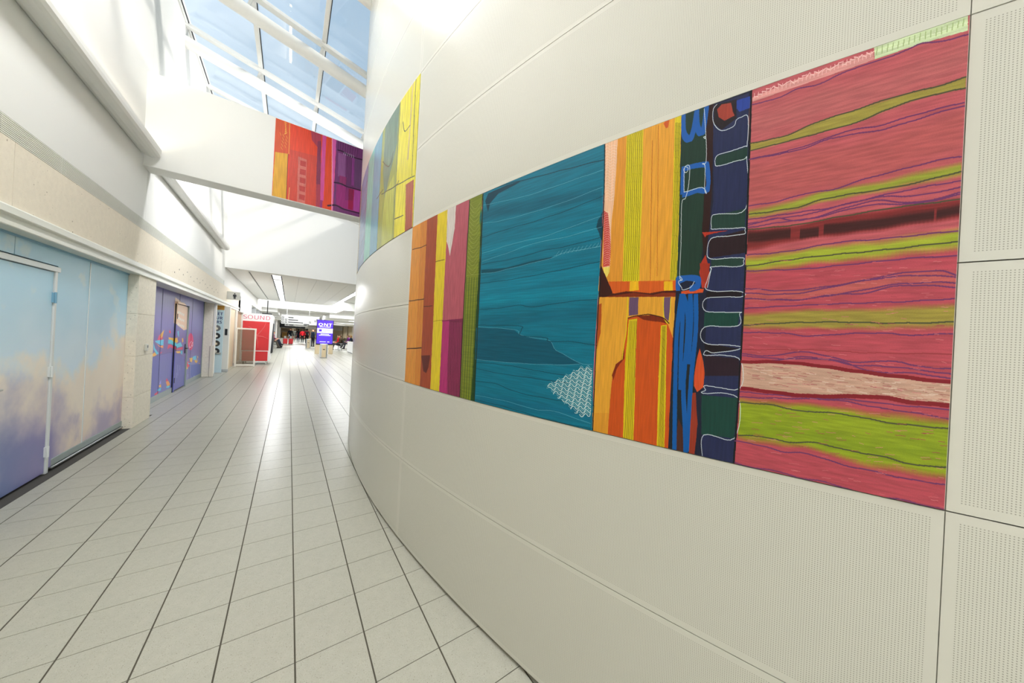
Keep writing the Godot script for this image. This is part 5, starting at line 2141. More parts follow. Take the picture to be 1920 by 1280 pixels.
func curved_sheet(s0: float, s1: float, h0: float, h1: float, off: float, thick: float, to_u: Callable) -> ArrayMesh:
	var b := MB.new()
	var n := 36
	for k in n:
		var a := lerpf(s0, s1, float(k) / n)
		var c := lerpf(s0, s1, float(k + 1) / n)
		var ua: float = to_u.call(a)
		var uc: float = to_u.call(c)
		var na := cyl_n(a)
		var nc := cyl_n(c)
		b.tri(cyl(a, h0, off), cyl(c, h0, off), cyl(c, h1, off), na, nc, nc, Vector2(ua, 1), Vector2(uc, 1), Vector2(uc, 0))
		b.tri(cyl(a, h0, off), cyl(c, h1, off), cyl(a, h1, off), na, nc, na, Vector2(ua, 1), Vector2(uc, 0), Vector2(ua, 0))
		b.quad(cyl(a, h1, off), cyl(c, h1, off), cyl(c, h1, off - thick), cyl(a, h1, off - thick), Vector3.UP, [Vector2(ua, 0), Vector2(uc, 0), Vector2(uc, 0), Vector2(ua, 0)])
		b.quad(cyl(a, h0, off), cyl(c, h0, off), cyl(c, h0, off - thick), cyl(a, h0, off - thick), Vector3.DOWN, [Vector2(ua, 1), Vector2(uc, 1), Vector2(uc, 1), Vector2(ua, 1)])
	for e in [[s0, -1.0], [s1, 1.0]]:
		var t: Vector3 = (cyl(s1, 0) - cyl(s0, 0)).normalized() * e[1]
		var u: float = to_u.call(e[0])
		b.quad(cyl(e[0], h0, off), cyl(e[0], h1, off), cyl(e[0], h1, off - thick), cyl(e[0], h0, off - thick), t, [Vector2(u, 1), Vector2(u, 0), Vector2(u, 0), Vector2(u, 1)])
	return b.done()


func main_u(s: float) -> float:
	return (880.0 * (s - 1.25) / 1.65 if s < 2.9 else 880.0 + 1168.0 * (s - 2.9) / 0.915) / 2048.0


func build_murals() -> void:
	var im := paint(2048, 1024, 0xb86068, MAIN_PAINT, MAIN_INK, [[0, 414, 0, 0.09], [414, 878, 1, 0.10], [878, 1500, 0, 0.08], [1500, 2048, 1, 0.11]], 21)
	var o := put("mural", curved_sheet(SEAM + 0.003, SEAM + PANEL_W - 0.003, 1.241, 2.454, 0.0035, 0.004, main_u), printed("mural_print", im, 0.34))
	tag(o, "large abstract mural of teal, orange, navy and pink bands on the curved wall", "mural")
	im = paint(768, 512, 0xa0a060, UPPER_PAINT, UPPER_INK, [[0, 768, 0, 0.12]], 33)
	o = put("mural", curved_sheet(SEAM - PANEL_W + 0.003, SEAM - 0.003, 2.458, 3.671, 0.0035, 0.004, func(s): return (s + 1.315) / 2.565), printed("mural_print", im, 0.26))
	tag(o, "tall yellow, olive and pale blue striped mural high on the curved wall", "mural")
	im = paint(512, 448, 0xe05030, BEAM_PAINT, BEAM_INK, [[0, 512, 0, 0.07]], 45)
	var b := MB.new()
	var x0 := -0.44
	var x1 := 1.16
	b.quad(Vector3(x0, 3.93, -5.196), Vector3(x1, 3.93, -5.196), Vector3(x1, 5.29, -5.196), Vector3(x0, 5.29, -5.196), Vector3.BACK, [Vector2(0, 1), Vector2(1, 1), Vector2(1, 0), Vector2(0, 0)])
	b.quad(Vector3(x0, 3.93, -5.196), Vector3(x0, 5.29, -5.196), Vector3(x0, 5.29, -5.2), Vector3(x0, 3.93, -5.2), Vector3.LEFT, [Vector2(0, 1), Vector2(0, 0), Vector2(0, 0), Vector2(0, 1)])
	b.quad(Vector3(x0, 5.29, -5.196), Vector3(x1, 5.29, -5.196), Vector3(x1, 5.29, -5.2), Vector3(x0, 5.29, -5.2), Vector3.UP, [Vector2(0, 0), Vector2(1, 0), Vector2(1, 0), Vector2(0, 0)])
	o = put("mural", b.done(), printed("mural_print", im, 0.4))
	tag(o, "red, orange and purple mural on the white bridge below the skylight", "mural")


# ------------------------------------------------------------------ boarded shop fronts
# a board of the hoarding at plane x, between two z and two y, showing its share of the print
func print_board(called: String, parent: Node3D, x: float, z0: float, z1: float, y0: float, y1: float, area: Array, m: Material, thick := 0.03) -> MeshInstance3D:
	var uv := func(y: float, z: float) -> Vector2: return Vector2((area[0] - z) / (area[0] - area[1]), (area[3] - y) / (area[3] - area[2]))
	var b := MB.new()
	b.quad(Vector3(x, y0, z0), Vector3(x, y0, z1), Vector3(x, y1, z1), Vector3(x, y1, z0), Vector3.RIGHT, [uv.call(y0, z0), uv.call(y0, z1), uv.call(y1, z1), uv.call(y1, z0)])
	for e in [[y0, Vector3.DOWN], [y1, Vector3.UP]]:
		var a: Vector2 = uv.call(e[0], z0)
		var c: Vector2 = uv.call(e[0], z1)
		b.quad(Vector3(x, e[0], z0), Vector3(x, e[0], z1), Vector3(x - thick, e[0], z1), Vector3(x - thick, e[0], z0), e[1], [a, c, c, a])
	for e in [[z0, Vector3.BACK], [z1, Vector3.FORWARD]]:
		var a: Vector2 = uv.call(y0, e[0])
		var c: Vector2 = uv.call(y1, e[0])
		b.quad(Vector3(x, y0, e[0]), Vector3(x, y1, e[0]), Vector3(x - thick, y1, e[0]), Vector3(x - thick, y0, e[0]), e[1], [a, c, c, a])
	return put(called, b.done(), m, parent)


func sky_print() -> Image:
	# a printed picture of evening clouds: blue above, cream billows, violet masses below
	var w := 768
	var h := 512
	var n := FastNoiseLite.new()
	n.seed = 8
	n.frequency = 0.0065
	n.fractal_octaves = 5
	var big := n.get_image(w, h, false, false, false)
	n.seed = 15
	n.frequency = 0.0045
	n.fractal_octaves = 3
	var soft := n.get_image(w, h, false, false, false)
	var out := Image.create(w, h, false, Image.FORMAT_RGB8)
	var blue_hi := Color(0.70, 0.855, 0.935)
	var blue_lo := Color(0.85, 0.925, 0.98)
	var cream := Color(0.97, 0.93, 0.875)
	var peach := Color(0.94, 0.85, 0.78)
	var violet := Color(0.56, 0.53, 0.73)
	var deep := Color(0.40, 0.50, 0.69)
	for y in h:
		var v := float(y) / h
		for x in w:
			var u := float(x) / w
			var a := big.get_pixel(x, y).r - 0.5
			var b := soft.get_pixel(x, y).r - 0.5
			var c := blue_hi.lerp(blue_lo, smoothstep(0.1, 0.5, v + b * 0.2))
			var bank := smoothstep(-0.03, 0.10, v - 0.46 + a * 0.30 + 0.07 * sin(u * 7.0 + 0.8))
			c = c.lerp(cream.lerp(peach, clampf(v * 1.5 - 0.75 + b * 0.6 + (u - 0.6) * 0.5, 0, 1)), bank)
			var puff := smoothstep(0.10, 0.22, a + b * 0.5 - 0.10 + 0.1 * sin(u * 9.0)) * (1.0 - v)
			c = c.lerp(cream, puff * 0.35)
			# violet masses
			var m1 := smoothstep(0.34, -0.05, Vector2((u - 0.36) * 1.5, (v - 1.0) * 0.95).length() - 0.13 + a * 0.30)
			var m2 := smoothstep(0.22, -0.04, Vector2((u - 0.80) * 1.0, (v - 1.0) * 1.1).length() - 0.08 + a * 0.40)
			c = c.lerp(violet, clampf(m1 * 1.1, 0, 1) * 0.95)
			c = c.lerp(violet.lerp(peach, 0.25), clampf(m2, 0, 1) * 0.85)
			c = c.lerp(deep, smoothstep(0.40, 0.0, Vector2(u * 1.0, 1.0 - v).length() - 0.12 + a * 0.2) * 0.95)
			out.set_pixel(x, y, c)
	return out


func build_sky_hoarding() -> void:
	var x := -2.06
	var area := [-2.0, -5.34, 0.02, 2.31]
	var t := thing("sky_print_hoarding", "shop hoarding printed with blue sky and violet clouds, with a flush door", "hoarding", Vector3.ZERO)
	var m := printed("sky_print", sky_print(), 0.38)
	print_board("board", t, x, -1.9, -2.945, 2.13, 2.31, area, m)
	print_board("board", t, x, -2.955, -3.585, 2.13, 2.31, area, m)
	print_board("board", t, x, -3.585, -4.208, 0.125, 2.31, area, m)
	print_board("board", t, x, -4.222, -5.325, 0.125, 2.31, area, m)
	print_board("board", t, x, -1.9, -2.44, 0.125, 2.13, area, m)
	boxed("joint_strip", Vector3(x - 0.03, 0.07, -4.222), Vector3(x + 0.004, 2.27, -4.208), M.frame_white, t)
	boxed("joint_strip", Vector3(x - 0.03, 2.13, -2.955), Vector3(x - 0.008, 2.31, -2.945), M.hinge_blue, t)
	boxed("end_strip", Vector3(x - 0.03, 0.07, -5.34), Vector3(x + 0.01, 2.31, -5.325), M.rail_grey, t)
	boxed("head_rail", Vector3(x - 0.03, 2.285, -5.34), Vector3(x + 0.012, 2.335, -1.9), M.hinge_blue, t, 0.003)
	boxed("sill_rail", Vector3(x - 0.03, 0.058, -5.325), Vector3(x + 0.008, 0.125, -3.585), M.rail_grey, t)
	boxed("sill_lip", Vector3(x - 0.03, 0.03, -5.325), Vector3(x + 0.02, 0.05, -3.60), M.aluminium, t, 0.003)
	boxed("backing_board", Vector3(x - 0.09, 0, -5.34), Vector3(x - 0.03, 2.33, -1.9), M.charcoal, t)
	boxed("plinth", Vector3(x - 0.03, 0.0, -5.33), Vector3(x + 0.092, 0.004, -1.9), M.kerb_dark, t)
	# door
	var d := group_node("door", t)
	print_board("leaf", d, x + 0.012, -2.55, -3.482, 0.03, 2.055, area, m, 0.04)
	boxed("frame_head", Vector3(x - 0.03, 2.062, -3.555), Vector3(x + 0.03, 2.112, -2.44), M.frame_white, d, 0.003)
	boxed("frame_jamb", Vector3(x - 0.03, 0.012, -3.53), Vector3(x + 0.022, 2.07, -3.49), M.frame_white, d, 0.003)
	print_board("frame_face", d, x + 0.016, -3.53, -3.585, 0.06, 2.11, area, m, 0.04)
	boxed("frame_jamb", Vector3(x - 0.03, 0.012, -2.545), Vector3(x + 0.022, 2.07, -2.44), M.frame_white, d, 0.003)
	for y in [0.24, 1.05, 1.80]:
		var hb := MB.new()
		hb.tube(Vector3(x + 0.03, y - 0.055, -3.487), Vector3(x + 0.03, y + 0.055, -3.487), 0.009, 0.009, 10)
		hb.box(Vector3(x + 0.012, y - 0.05, -3.51), Vector3(x + 0.026, y + 0.05, -3.465))
		put("hinge", hb.done(), M.frame_white if y < 1.5 else M.hinge_blue, d)
	var hd := MB.new()
	hd.tube(Vector3(x + 0.01, 0.98, -2.62), Vector3(x + 0.06, 0.98, -2.62), 0.012, 0.012, 10)
	hd.tube(Vector3(x + 0.06, 0.98, -2.61), Vector3(x + 0.06, 0.98, -2.74), 0.01, 0.009, 10)
	put("handle", hd.done(), M.steel, d)


func build_purple_hoarding() -> void:
	var x := -2.27
	var area := [-6.03, -11.65, 0.10, 2.34]
	var t := thing("violet_print_hoarding", "violet shop hoarding with bright paper-cut shapes and a pink bubble", "hoarding", Vector3.ZERO)
	var m := printed("violet_print", paint(1024, 408, 0x7f80bc, FUN_PAINT, FUN_INK, [[0, 1024, 0, 0.02]], 61), 0.34)
	var cuts := [-6.04, -7.79, -9.05, -10.29, -11.66]
	for k in 4:
		var z0: float = cuts[k] - 0.018
		var z1: float = cuts[k + 1] + 0.018
		if k == 1:
			print_board("board", t, x, z0, -8.70, 0.12, 2.34, area, m)
			print_board("board", t, x, -8.70, z1, 2.12, 2.34, area, m)
		elif k == 2:
			print_board("board", t, x, z0, -9.74, 2.12, 2.34, area, m)
			print_board("board", t, x, -9.74, z1, 0.12, 2.34, area, m)
		else:
			print_board("board", t, x, z0, z1, 0.12, 2.34, area, m)
		if k:
			boxed("joint_strip", Vector3(x - 0.03, 0.12 if k != 2 else 2.12, cuts[k] - 0.018), Vector3(x - 0.004, 2.30, cuts[k] + 0.018), M.black, t)
	boxed("backing_board", Vector3(x - 0.09, 0, -11.67), Vector3(x - 0.031, 2.34, -6.03), M.charcoal, t)
	boxed("sill_rail", Vector3(x - 0.03, 0.0, -8.69), Vector3(x + 0.012, 0.12, -6.04), M.rail_grey, t)
	boxed("sill_rail", Vector3(x - 0.03, 0.0, -11.66), Vector3(x + 0.012, 0.12, -9.76), M.rail_grey, t)
	boxed("end_strip", Vector3(x - 0.03, 0.0, -11.675), Vector3(x + 0.014, 2.34, -11.655), M.rail_grey, t)
	var d := group_node("door", t)
	print_board("leaf", d, x + 0.02, -8.76, -9.70, 0.03, 2.06, area, m, 0.045)
	print_board("frame_head", d, x + 0.045, -8.70, -9.75, 2.075, 2.125, area, m, 0.07)
	boxed("frame_jamb", Vector3(x - 0.02, 0.0, -8.725), Vector3(x + 0.018, 2.075, -8.70), M.black, d)
	print_board("frame_jamb", d, x + 0.03, -8.725, -8.76, 0.0, 2.075, area, m, 0.03)
	boxed("frame_jamb", Vector3(x - 0.02, 0.0, -9.75), Vector3(x + 0.045, 2.075, -9.712), M.rail_grey, d, 0.003)
	for y in [0.27, 1.02, 1.78]:
		boxed("hinge", Vector3(x + 0.015, y - 0.06, -8.79), Vector3(x + 0.034, y + 0.06, -8.745), M.ink, d)
	var hd := MB.new()
	hd.box(Vector3(x + 0.015, 0.86, -9.62), Vector3(x + 0.03, 1.10, -9.58), 0.003)
	hd.tube(Vector3(x + 0.03, 0.99, -9.60), Vector3(x + 0.075, 0.99, -9.60), 0.012, 0.012, 10)
	hd.tube(Vector3(x + 0.075, 0.99, -9.61), Vector3(x + 0.075, 0.99, -9.48), 0.011, 0.01, 10)
	put("handle", hd.done(), M.black, d)
	boxed("keypad", Vector3(x, 1.42, -9.83), Vector3(x + 0.025, 1.55, -9.76), M.device, t, 0.004)


# ------------------------------------------------------------------ cove lights on the left wall
func build_cove_lights() -> void:
	for s in [[2.6, -5.12, "long white cove light rail high on the plaster wall before the bridge"], [-5.62, -11.72, "shorter white cove light rail on the wall beyond the bridge"]]:
		var t := thing("cove_light", s[2], "light", Vector3(LEFT, 4.03, s[1]), 0, "cove light rails")
		var l: float = s[0] - s[1]
		var prof := PackedVector2Array()
		prof.append(Vector2(0.03, 0.035))
		for k in 9:
			var a := lerpf(-PI * 0.5, PI * 0.12, k / 8.0)
			prof.append(Vector2(0.115 + 0.075 * cos(a), 0.078 + 0.075 * sin(a)))
		prof.append_array([Vector2(0.190, 0.135), Vector2(0.176, 0.138), Vector2(0.168, 0.09), Vector2(0.12, 0.028), Vector2(0.05, 0.055), Vector2(0.03, 0.11), Vector2(0.03, 0.10)])
		var b := MB.new()
		b.prism(PackedVector2Array([Vector2(0.006, 0.03), Vector2(0.05, 0.008), Vector2(0.10, 0.0), Vector2(0.14, 0.004), Vector2(0.172, 0.022), Vector2(0.19, 0.052), Vector2(0.196, 0.09), Vector2(0.196, 0.14), Vector2(0.184, 0.14), Vector2(0.176, 0.065), Vector2(0.13, 0.04), Vector2(0.06, 0.05), Vector2(0.05, 0.10), Vector2(0.006, 0.10)]), 0.0, l)
		put("housing", b.done(), M.paint, t)
		var cap := MB.new()
		cap.xf = Transform3D(Basis.IDENTITY.scaled(Vector3(1, 1, 1)), Vector3(0.115, 0.075, 0.0))
		var cp := []
		for k in 13:
			var a := lerpf(-PI, 0.0, k / 12.0)
			cp.append(Vector2(0.082 * cos(a), 0.075 * sin(a)))
		var shell := PackedVector2Array()
		for c in cp:
			shell.append(c)
		shell.append_array([Vector2(0.082, 0.065), Vector2(-0.082, 0.028)])
		cap.prism(shell, -0.012, 0.0)
		put("end_cap", cap.done(), M.paint, t)
		var tube := MB.new()
		tube.tube(Vector3(0.115, 0.075, 0.05), Vector3(0.115, 0.075, l - 0.05), 0.014, 0.014, 10)
		put("lamp_tube", tube.done(), M.lamp_warm, t)
		area_light(Vector3(LEFT + 0.115, 4.03 + 0.095, s[1] + l * 0.5), Vector3.UP, Vector2(0.06, l - 0.2), 0.22 * l, Color(1.0, 0.95, 0.86), "cove_lamp")


# ------------------------------------------------------------------ small things on the corridor
func build_corridor_things() -> void:
	var c := thing("card_reader", "small pale grey card reader on the concrete pier", "card reader", Vector3(LEFT, 1.20, -5.66))
	boxed("case", Vector3(0, -0.055, -0.035), Vector3(0.03, 0.055, 0.035), M.device, c, 0.006)
	boxed("window", Vector3(0.03, -0.005, -0.02), Vector3(0.0315, 0.035, 0.02), M.pale_ink, c)
	# posts of the alcove opening
	for p in [[-11.68, -2.045, -1.985, 0.12, "slim white post at the edge of the stone pier"], [-13.0, -1.975, -1.815, 0.16, "white post between the poster and the beige stone wall"], [-15.5, -1.95, -1.89, 0.2, "white door post at the far end of the beige stone wall"]]:
		var t := thing("alcove_post", p[4], "post", Vector3(p[1], 0, p[0]), 0, "alcove posts")
		boxed("shaft", Vector3(0.0, 0.0, -p[3]), Vector3(p[2] - p[1], 2.305, 0.0), M.bone, t, 0.006)
		boxed("foot", Vector3(-0.004, 0.0, -p[3] - 0.004), Vector3(p[2] - p[1] + 0.004, 0.10, 0.004), M.aluminium, t, 0.003)
	# poster panel in the alcove
	var b := thing("portrait_poster", "pale blue standing poster with blue lettering and round portraits in the alcove", "poster", Vector3(-2.30, 0, -12.75))
	boxed("panel", Vector3(-0.40, 0.02, -0.03), Vector3(0.36, 2.16, 0.0), M.poster_blue, b, 0.004)
	boxed("header", Vector3(-0.40, 2.16, -0.03), Vector3(0.36, 2.34, 0.0), M.wood_gold, b)
	boxed("foot", Vector3(-0.42, 0.0, -0.12), Vector3(0.38, 0.02, 0.10), M.aluminium, b)
	lettering("lettering", "MEET", 0.10, M.navy_ink, b, Vector3(0.17, 2.02, 0.003), 0, 0.9)
	lettering("lettering", "OUR", 0.10, M.navy_ink, b, Vector3(0.20, 1.88, 0.003), 0, 0.9)
	lettering("lettering", "ORS", 0.10, M.navy_ink, b, Vector3(0.20, 1.74, 0.003), 0, 0.9)
	for k in 4:
		var y := 1.53 - k * 0.26
		var d := MB.new()
		d.xf = Transform3D(Basis(Vector3.RIGHT, PI / 2), Vector3(0.19, y, 0.002))
		d.lathe([Vector2(0.0, 0.006), Vector2(0.10, 0.006), Vector2(0.105, 0.0)], Vector3.ZERO, 20)
		var pr := put("portrait", d.done(), [M.pale_ink, M.charcoal, M.kerb_dark, M.charcoal][k], b)
		var f := MB.new()
		f.xf = Transform3D(Basis(Vector3.RIGHT, PI / 2), Vector3(0.19, y - 0.01, 0.008))
		f.lathe([Vector2(0.0, 0.004), Vector2(0.035, 0.003), Vector2(0.042, 0.0)], Vector3.ZERO, 14)
		put("portrait_face", f.done(), [M.stone_fin, M.bone, M.beige_stone, M.device][k], pr)
	boxed("shelf", Vector3(0.02, 0.66, 0.0), Vector3(0.33, 0.70, 0.10), M.steel, b, 0.005)
	# restroom sign
	var s := thing("restroom_sign", "pale projecting sign with a dark standing man pictogram", "sign", Vector3(-1.77, 2.715, -13.2))
	boxed("plate", Vector3(-0.18, -0.145, -0.03), Vector3(0.18, 0.145, 0.0), M.device, s, 0.005)
	var man := MB.new()
	man.xf = Transform3D(Basis.IDENTITY, Vector3(0.03, 0, 0.002))
	man.prism(PackedVector2Array([Vector2(-0.045, 0.045), Vector2(0.045, 0.045), Vector2(0.05, -0.03), Vector2(0.034, -0.03), Vector2(0.03, 0.02), Vector2(0.027, -0.11), Vector2(0.004, -0.11), Vector2(0.0, -0.03), Vector2(-0.004, -0.11), Vector2(-0.027, -0.11), Vector2(-0.03, 0.02), Vector2(-0.034, -0.03), Vector2(-0.05, -0.03)]), 0.0, 0.004)
	var hd := PackedVector2Array()
	for k in 12:
		hd.append(Vector2(0.02 * cos(TAU * k / 12), 0.075 + 0.02 * sin(TAU * k / 12)))
	man.prism(hd, 0.0, 0.004)
	put("pictogram", man.done(), M.ink, s)
	boxed("bracket", Vector3(-0.20, -0.10, -0.025), Vector3(-0.18, 0.10, -0.005), M.steel, s)
	boxed("light_switch", Vector3(-1.93, 1.30, -13.0), Vector3(-1.86, 1.52, -12.988), M.charcoal, null, 0.003)
	tag(get_child(get_child_count() - 1), "small dark plate on the white post beside the alcove", "plate")


# ------------------------------------------------------------------ kiosk and screen
func build_kiosk() -> void:
	var k := thing("sound_booth", "tall red and white booth on castors lettered SOUND", "booth", Vector3(-1.25, 0, -16.0))
	# white shell with a rounded shoulder on the hall side
	var shell := MB.new()
	var o := PackedVector2Array([Vector2(-0.50, 0.14), Vector2(0.44, 0.14), Vector2(0.49, 0.19)])
	o.append(Vector2(0.56, 2.08))
	for q in 5:
		var a := lerpf(0.0, PI / 2, q / 4.0)
		o.append(Vector2(0.47 + 0.09 * cos(a), 2.12 + 0.12 * sin(a)))
	o.append(Vector2(-0.50, 2.24))
	shell.prism(o, -1.15, -0.001)
	put("shell", shell.done(), M.sign_white, k)
	boxed("front_panel", Vector3(-0.49, 0.62, -0.01), Vector3(0.43, 1.90, 0.012), M.kiosk_red, k, 0.003)
	boxed("front_panel", Vector3(-0.47, 0.16, -0.01), Vector3(0.41, 0.58, 0.012), M.kiosk_red, k, 0.003)
	boxed("side_window", Vector3(0.50, 0.5, -1.0), Vector3(0.565, 1.85, -0.12), M.charcoal, k, 0.003)
	lettering("lettering", "SOUND", 0.17, M.kiosk_outline, k, Vector3(-0.02, 2.07, 0.002), 0, 1.2, false)
	for c in [[Vector3(0.0, 1.26, 0.014), [Vector2(0.30, 0.62), Vector2(0.24, 0.40), Vector2(0.10, 0.16), Vector2(0, 0)]], [Vector3(0.0, 1.26, 0.014), [Vector2(0.40, -0.10), Vector2(0.20, -0.02), Vector2(0, 0)]], [Vector3(0.0, 1.26, 0.014), [Vector2(0.06, -0.52), Vector2(0.04, -0.26), Vector2(0, 0)]], [Vector3(0.0, 1.26, 0.014), [Vector2(-0.30, 0.40), Vector2(-0.10, 0.28), Vector2(0, 0)]], [Vector3(0.0, 1.26, 0.014), [Vector2(-0.05, -0.30), Vector2(-0.02, -0.15), Vector2(0, 0)]]]:
		var b := MB.new()
		var pts: Array = c[1]
		for i in pts.size() - 1:
			b.tube(c[0] + Vector3(pts[i].x, pts[i].y, 0), c[0] + Vector3(pts[i + 1].x, pts[i + 1].y, 0), 0.006 + 0.007 * i, 0.013 + 0.007 * i, 6)
		put("graphic_line", b.done(), M.kiosk_line, k)
	for p in [Vector3(-0.42, 0, -0.10), Vector3(0.36, 0, -0.10), Vector3(-0.42, 0, -1.05), Vector3(0.36, 0, -1.05)]:
		var b := MB.new()
		b.tube(p + Vector3(-0.02, 0.055, 0), p + Vector3(0.02, 0.055, 0), 0.055, 0.055, 14)
		b.box(p + Vector3(-0.03, 0.07, -0.02), p + Vector3(0.03, 0.145, 0.02))
		put("castor", b.done(), M.bone if p.x > 0 else M.black, k)
	# framed mesh screen in front
	var s := thing("mesh_screen", "freestanding white framed mesh screen before the red booth", "screen", Vector3(-1.53, 0, -15.05), 0.0)
	var w := 0.325
	boxed("stile", Vector3(-w, 0, -0.025), Vector3(-w + 0.055, 1.58, 0.025), M.bone, s, 0.005)
	boxed("stile", Vector3(w - 0.055, 0, -0.025), Vector3(w, 1.58, 0.025), M.bone, s, 0.005)
	boxed("rail", Vector3(-w + 0.055, 1.52, -0.025), Vector3(w - 0.055, 1.58, 0.025), M.bone, s, 0.005)
	boxed("rail", Vector3(-w + 0.055, 0.03, -0.025), Vector3(w - 0.055, 0.10, 0.025), M.bone, s, 0.005)
	var g := MB.new()
	var a := Vector2(-w + 0.05, 0.09)
	var c := Vector2(w - 0.05, 1.53)
	for zz in [[0.002, Vector3.BACK], [-0.002, Vector3.FORWARD]]:
		g.quad(Vector3(a.x, a.y, zz[0]), Vector3(c.x, a.y, zz[0]), Vector3(c.x, c.y, zz[0]), Vector3(a.x, c.y, zz[0]), zz[1], [Vector2(0, 0), Vector2(60, 0), Vector2(60, 150), Vector2(0, 150)])
	put("wire_cloth", g.done(), M.screen_mesh, s)


# ------------------------------------------------------------------ signs
func build_signs() -> void:
	var t := thing("hanging_sign", "wide white overhead direction sign with small black pictograms", "sign", Vector3(0.61, 2.40, -28.0))
	boxed("board", Vector3(-1.24, -0.34, -0.08), Vector3(1.24, 0.34, 0.0), M.sign_white, t, 0.01)
	for x in [-0.9, 0.55]:
		boxed("hanger", Vector3(x - 0.02, 0.34, -0.05), Vector3(x + 0.02, 2.315, -0.03), M.sign_white, t)
	for p in [[-1.14, 0.16], [-1.14, -0.02], [-1.14, -0.21], [-0.94, -0.02], [-0.94, -0.21], [0.62, -0.12], [0.98, 0.0], [1.10, 0.10]]:
		var b := MB.new()
		b.box(Vector3(p[0] - 0.065, p[1] - 0.065, 0.001), Vector3(p[0] + 0.065, p[1] - 0.045, 0.006))
		b.box(Vector3(p[0] - 0.065, p[1] + 0.045, 0.001), Vector3(p[0] + 0.065, p[1] + 0.065, 0.006))
		b.box(Vector3(p[0] - 0.065, p[1] - 0.045, 0.001), Vector3(p[0] - 0.04, p[1] + 0.045, 0.006))
		b.box(Vector3(p[0] + 0.02, p[1] - 0.045, 0.001), Vector3(p[0] + 0.05, p[1] + 0.02, 0.006))
		put("pictogram", b.done(), M.ink, t)
	for p in [[-0.80, 0.16, 0.32], [-0.80, -0.02, 0.62], [-0.80, -0.20, 0.95], [0.20, -0.30, 0.36]]:
		boxed("text_line", Vector3(p[0], p[1] - 0.03, 0.001), Vector3(p[0] + p[2], p[1] + 0.03, 0.005), M.ink, t)
	t = thing("hanging_sign", "smaller white overhead sign behind the wide direction sign", "sign", Vector3(0.59, 2.31, -45.0))
	boxed("board", Vector3(-1.17, -0.24, -0.08), Vector3(1.17, 0.24, 0.0), M.sign_white, t, 0.01)
	for x in [-0.8, 0.8]:
		boxed("hanger", Vector3(x - 0.02, 0.24, -0.05), Vector3(x + 0.02, 0.99, -0.03), M.sign_white, t)
	for p in [[-1.05, 0.10, 0.25], [-1.05, -0.10, 0.18], [-0.72, -0.10, 0.40], [0.10, 0.06, 0.12], [0.75, -0.06, 0.30]]:
		boxed("text_line", Vector3(p[0], p[1] - 0.05, 0.001), Vector3(p[0] + p[2], p[1] + 0.05, 0.005), M.pale_ink, t)
	t = thing("shop_sign", "long dark shop sign band at the end of the hall", "sign", Vector3(0.42, 2.52, -75.2))
	boxed("band", Vector3(-2.1, -0.48, -0.06), Vector3(2.1, 0.48, 0.0), M.charcoal, t, 0.01)
	for p in [[-0.9, -0.02, 0.5, 0.16], [0.55, -0.06, 0.9, 0.14], [1.62, -0.10, 0.2, 0.05]]:
		boxed("lettering", Vector3(p[0], p[1] - p[3], 0.001), Vector3(p[0] + p[2], p[1] + p[3], 0.006), M.white_ink if p[0] > 0 else M.pale_ink, t)
	t = thing("exit_sign", "small pale green exit sign under the hall soffit", "sign", Vector3(3.62, 3.33, -21.4))
	boxed("case", Vector3(-0.22, -0.10, -0.05), Vector3(0.22, 0.10, 0.0), M.green_sign, t, 0.005)
	boxed("lettering", Vector3(-0.15, -0.045, 0.001), Vector3(0.15, 0.045, 0.004), M.sign_white, t)
	# display board with the airport's letters
	t = thing("display_board", "tall violet display board lettered ONT standing in the hall", "display board", Vector3(1.99, 0, -24.3))
	boxed("case", Vector3(-0.52, 0.66, -0.08), Vector3(0.52, 2.44, 0.0), M.black, t, 0.01)
	boxed("screen", Vector3(-0.49, 0.74, 0.0), Vector3(0.49, 2.41, 0.004), M.screen_blue, t)
	boxed("screen_band", Vector3(-0.48, 1.50, 0.004), Vector3(0.48, 1.84, 0.007), M.screen_white, t)
	lettering("lettering", "ONT", 0.20, M.screen_white, t, Vector3(0.0, 2.10, 0.006), 0, 1.5)
	lettering("lettering", "WELCOMES", 0.075, M.screen_white, t, Vector3(0.0, 1.94, 0.006), 0, 1.25)
	boxed("emblem", Vector3(-0.37, 1.60, 0.007), Vector3(-0.20, 1.76, 0.009), M.screen_blue, t)
	for p in [[-0.14, 1.70, 0.50], [-0.14, 1.64, 0.50]]:
		boxed("text_line", Vector3(p[0], p[1] - 0.012, 0.007), Vector3(p[0] + p[2], p[1] + 0.012, 0.009), M.pale_ink, t)
	for p in [[-0.26, 1.42, 0.52], [-0.36, 1.34, 0.72], [-0.30, 0.88, 0.38], [0.16, 0.88, 0.14]]:
		boxed("text_line", Vector3(p[0], p[1] - 0.022, 0.004), Vector3(p[0] + p[2], p[1] + 0.022, 0.007), M.screen_white, t)
	for sd in [-1.0, 1.0]:
		boxed("pedestal", Vector3(sd * 0.42 - 0.13, 0.0, -0.35), Vector3(sd * 0.42 + 0.13, 0.66, -0.02), M.tan_stone, t, 0.01)
	# wall screens at the left of the hall
	t = thing("wall_monitor", "dark monitor on a bracket near the hall windows", "monitor", Vector3(-1.40, 2.45, -26.5), 0.9)
	boxed("case", Vector3(-0.40, -0.26, -0.05), Vector3(0.40, 0.26, 0.0), M.black, t, 0.01)
	boxed("glass", Vector3(-0.37, -0.23, 0.0), Vector3(0.37, 0.23, 0.002), M.charcoal, t)
	boxed("pole", Vector3(-0.02, 0.26, -0.04), Vector3(0.02, 1.15, 0.0), M.black, t)


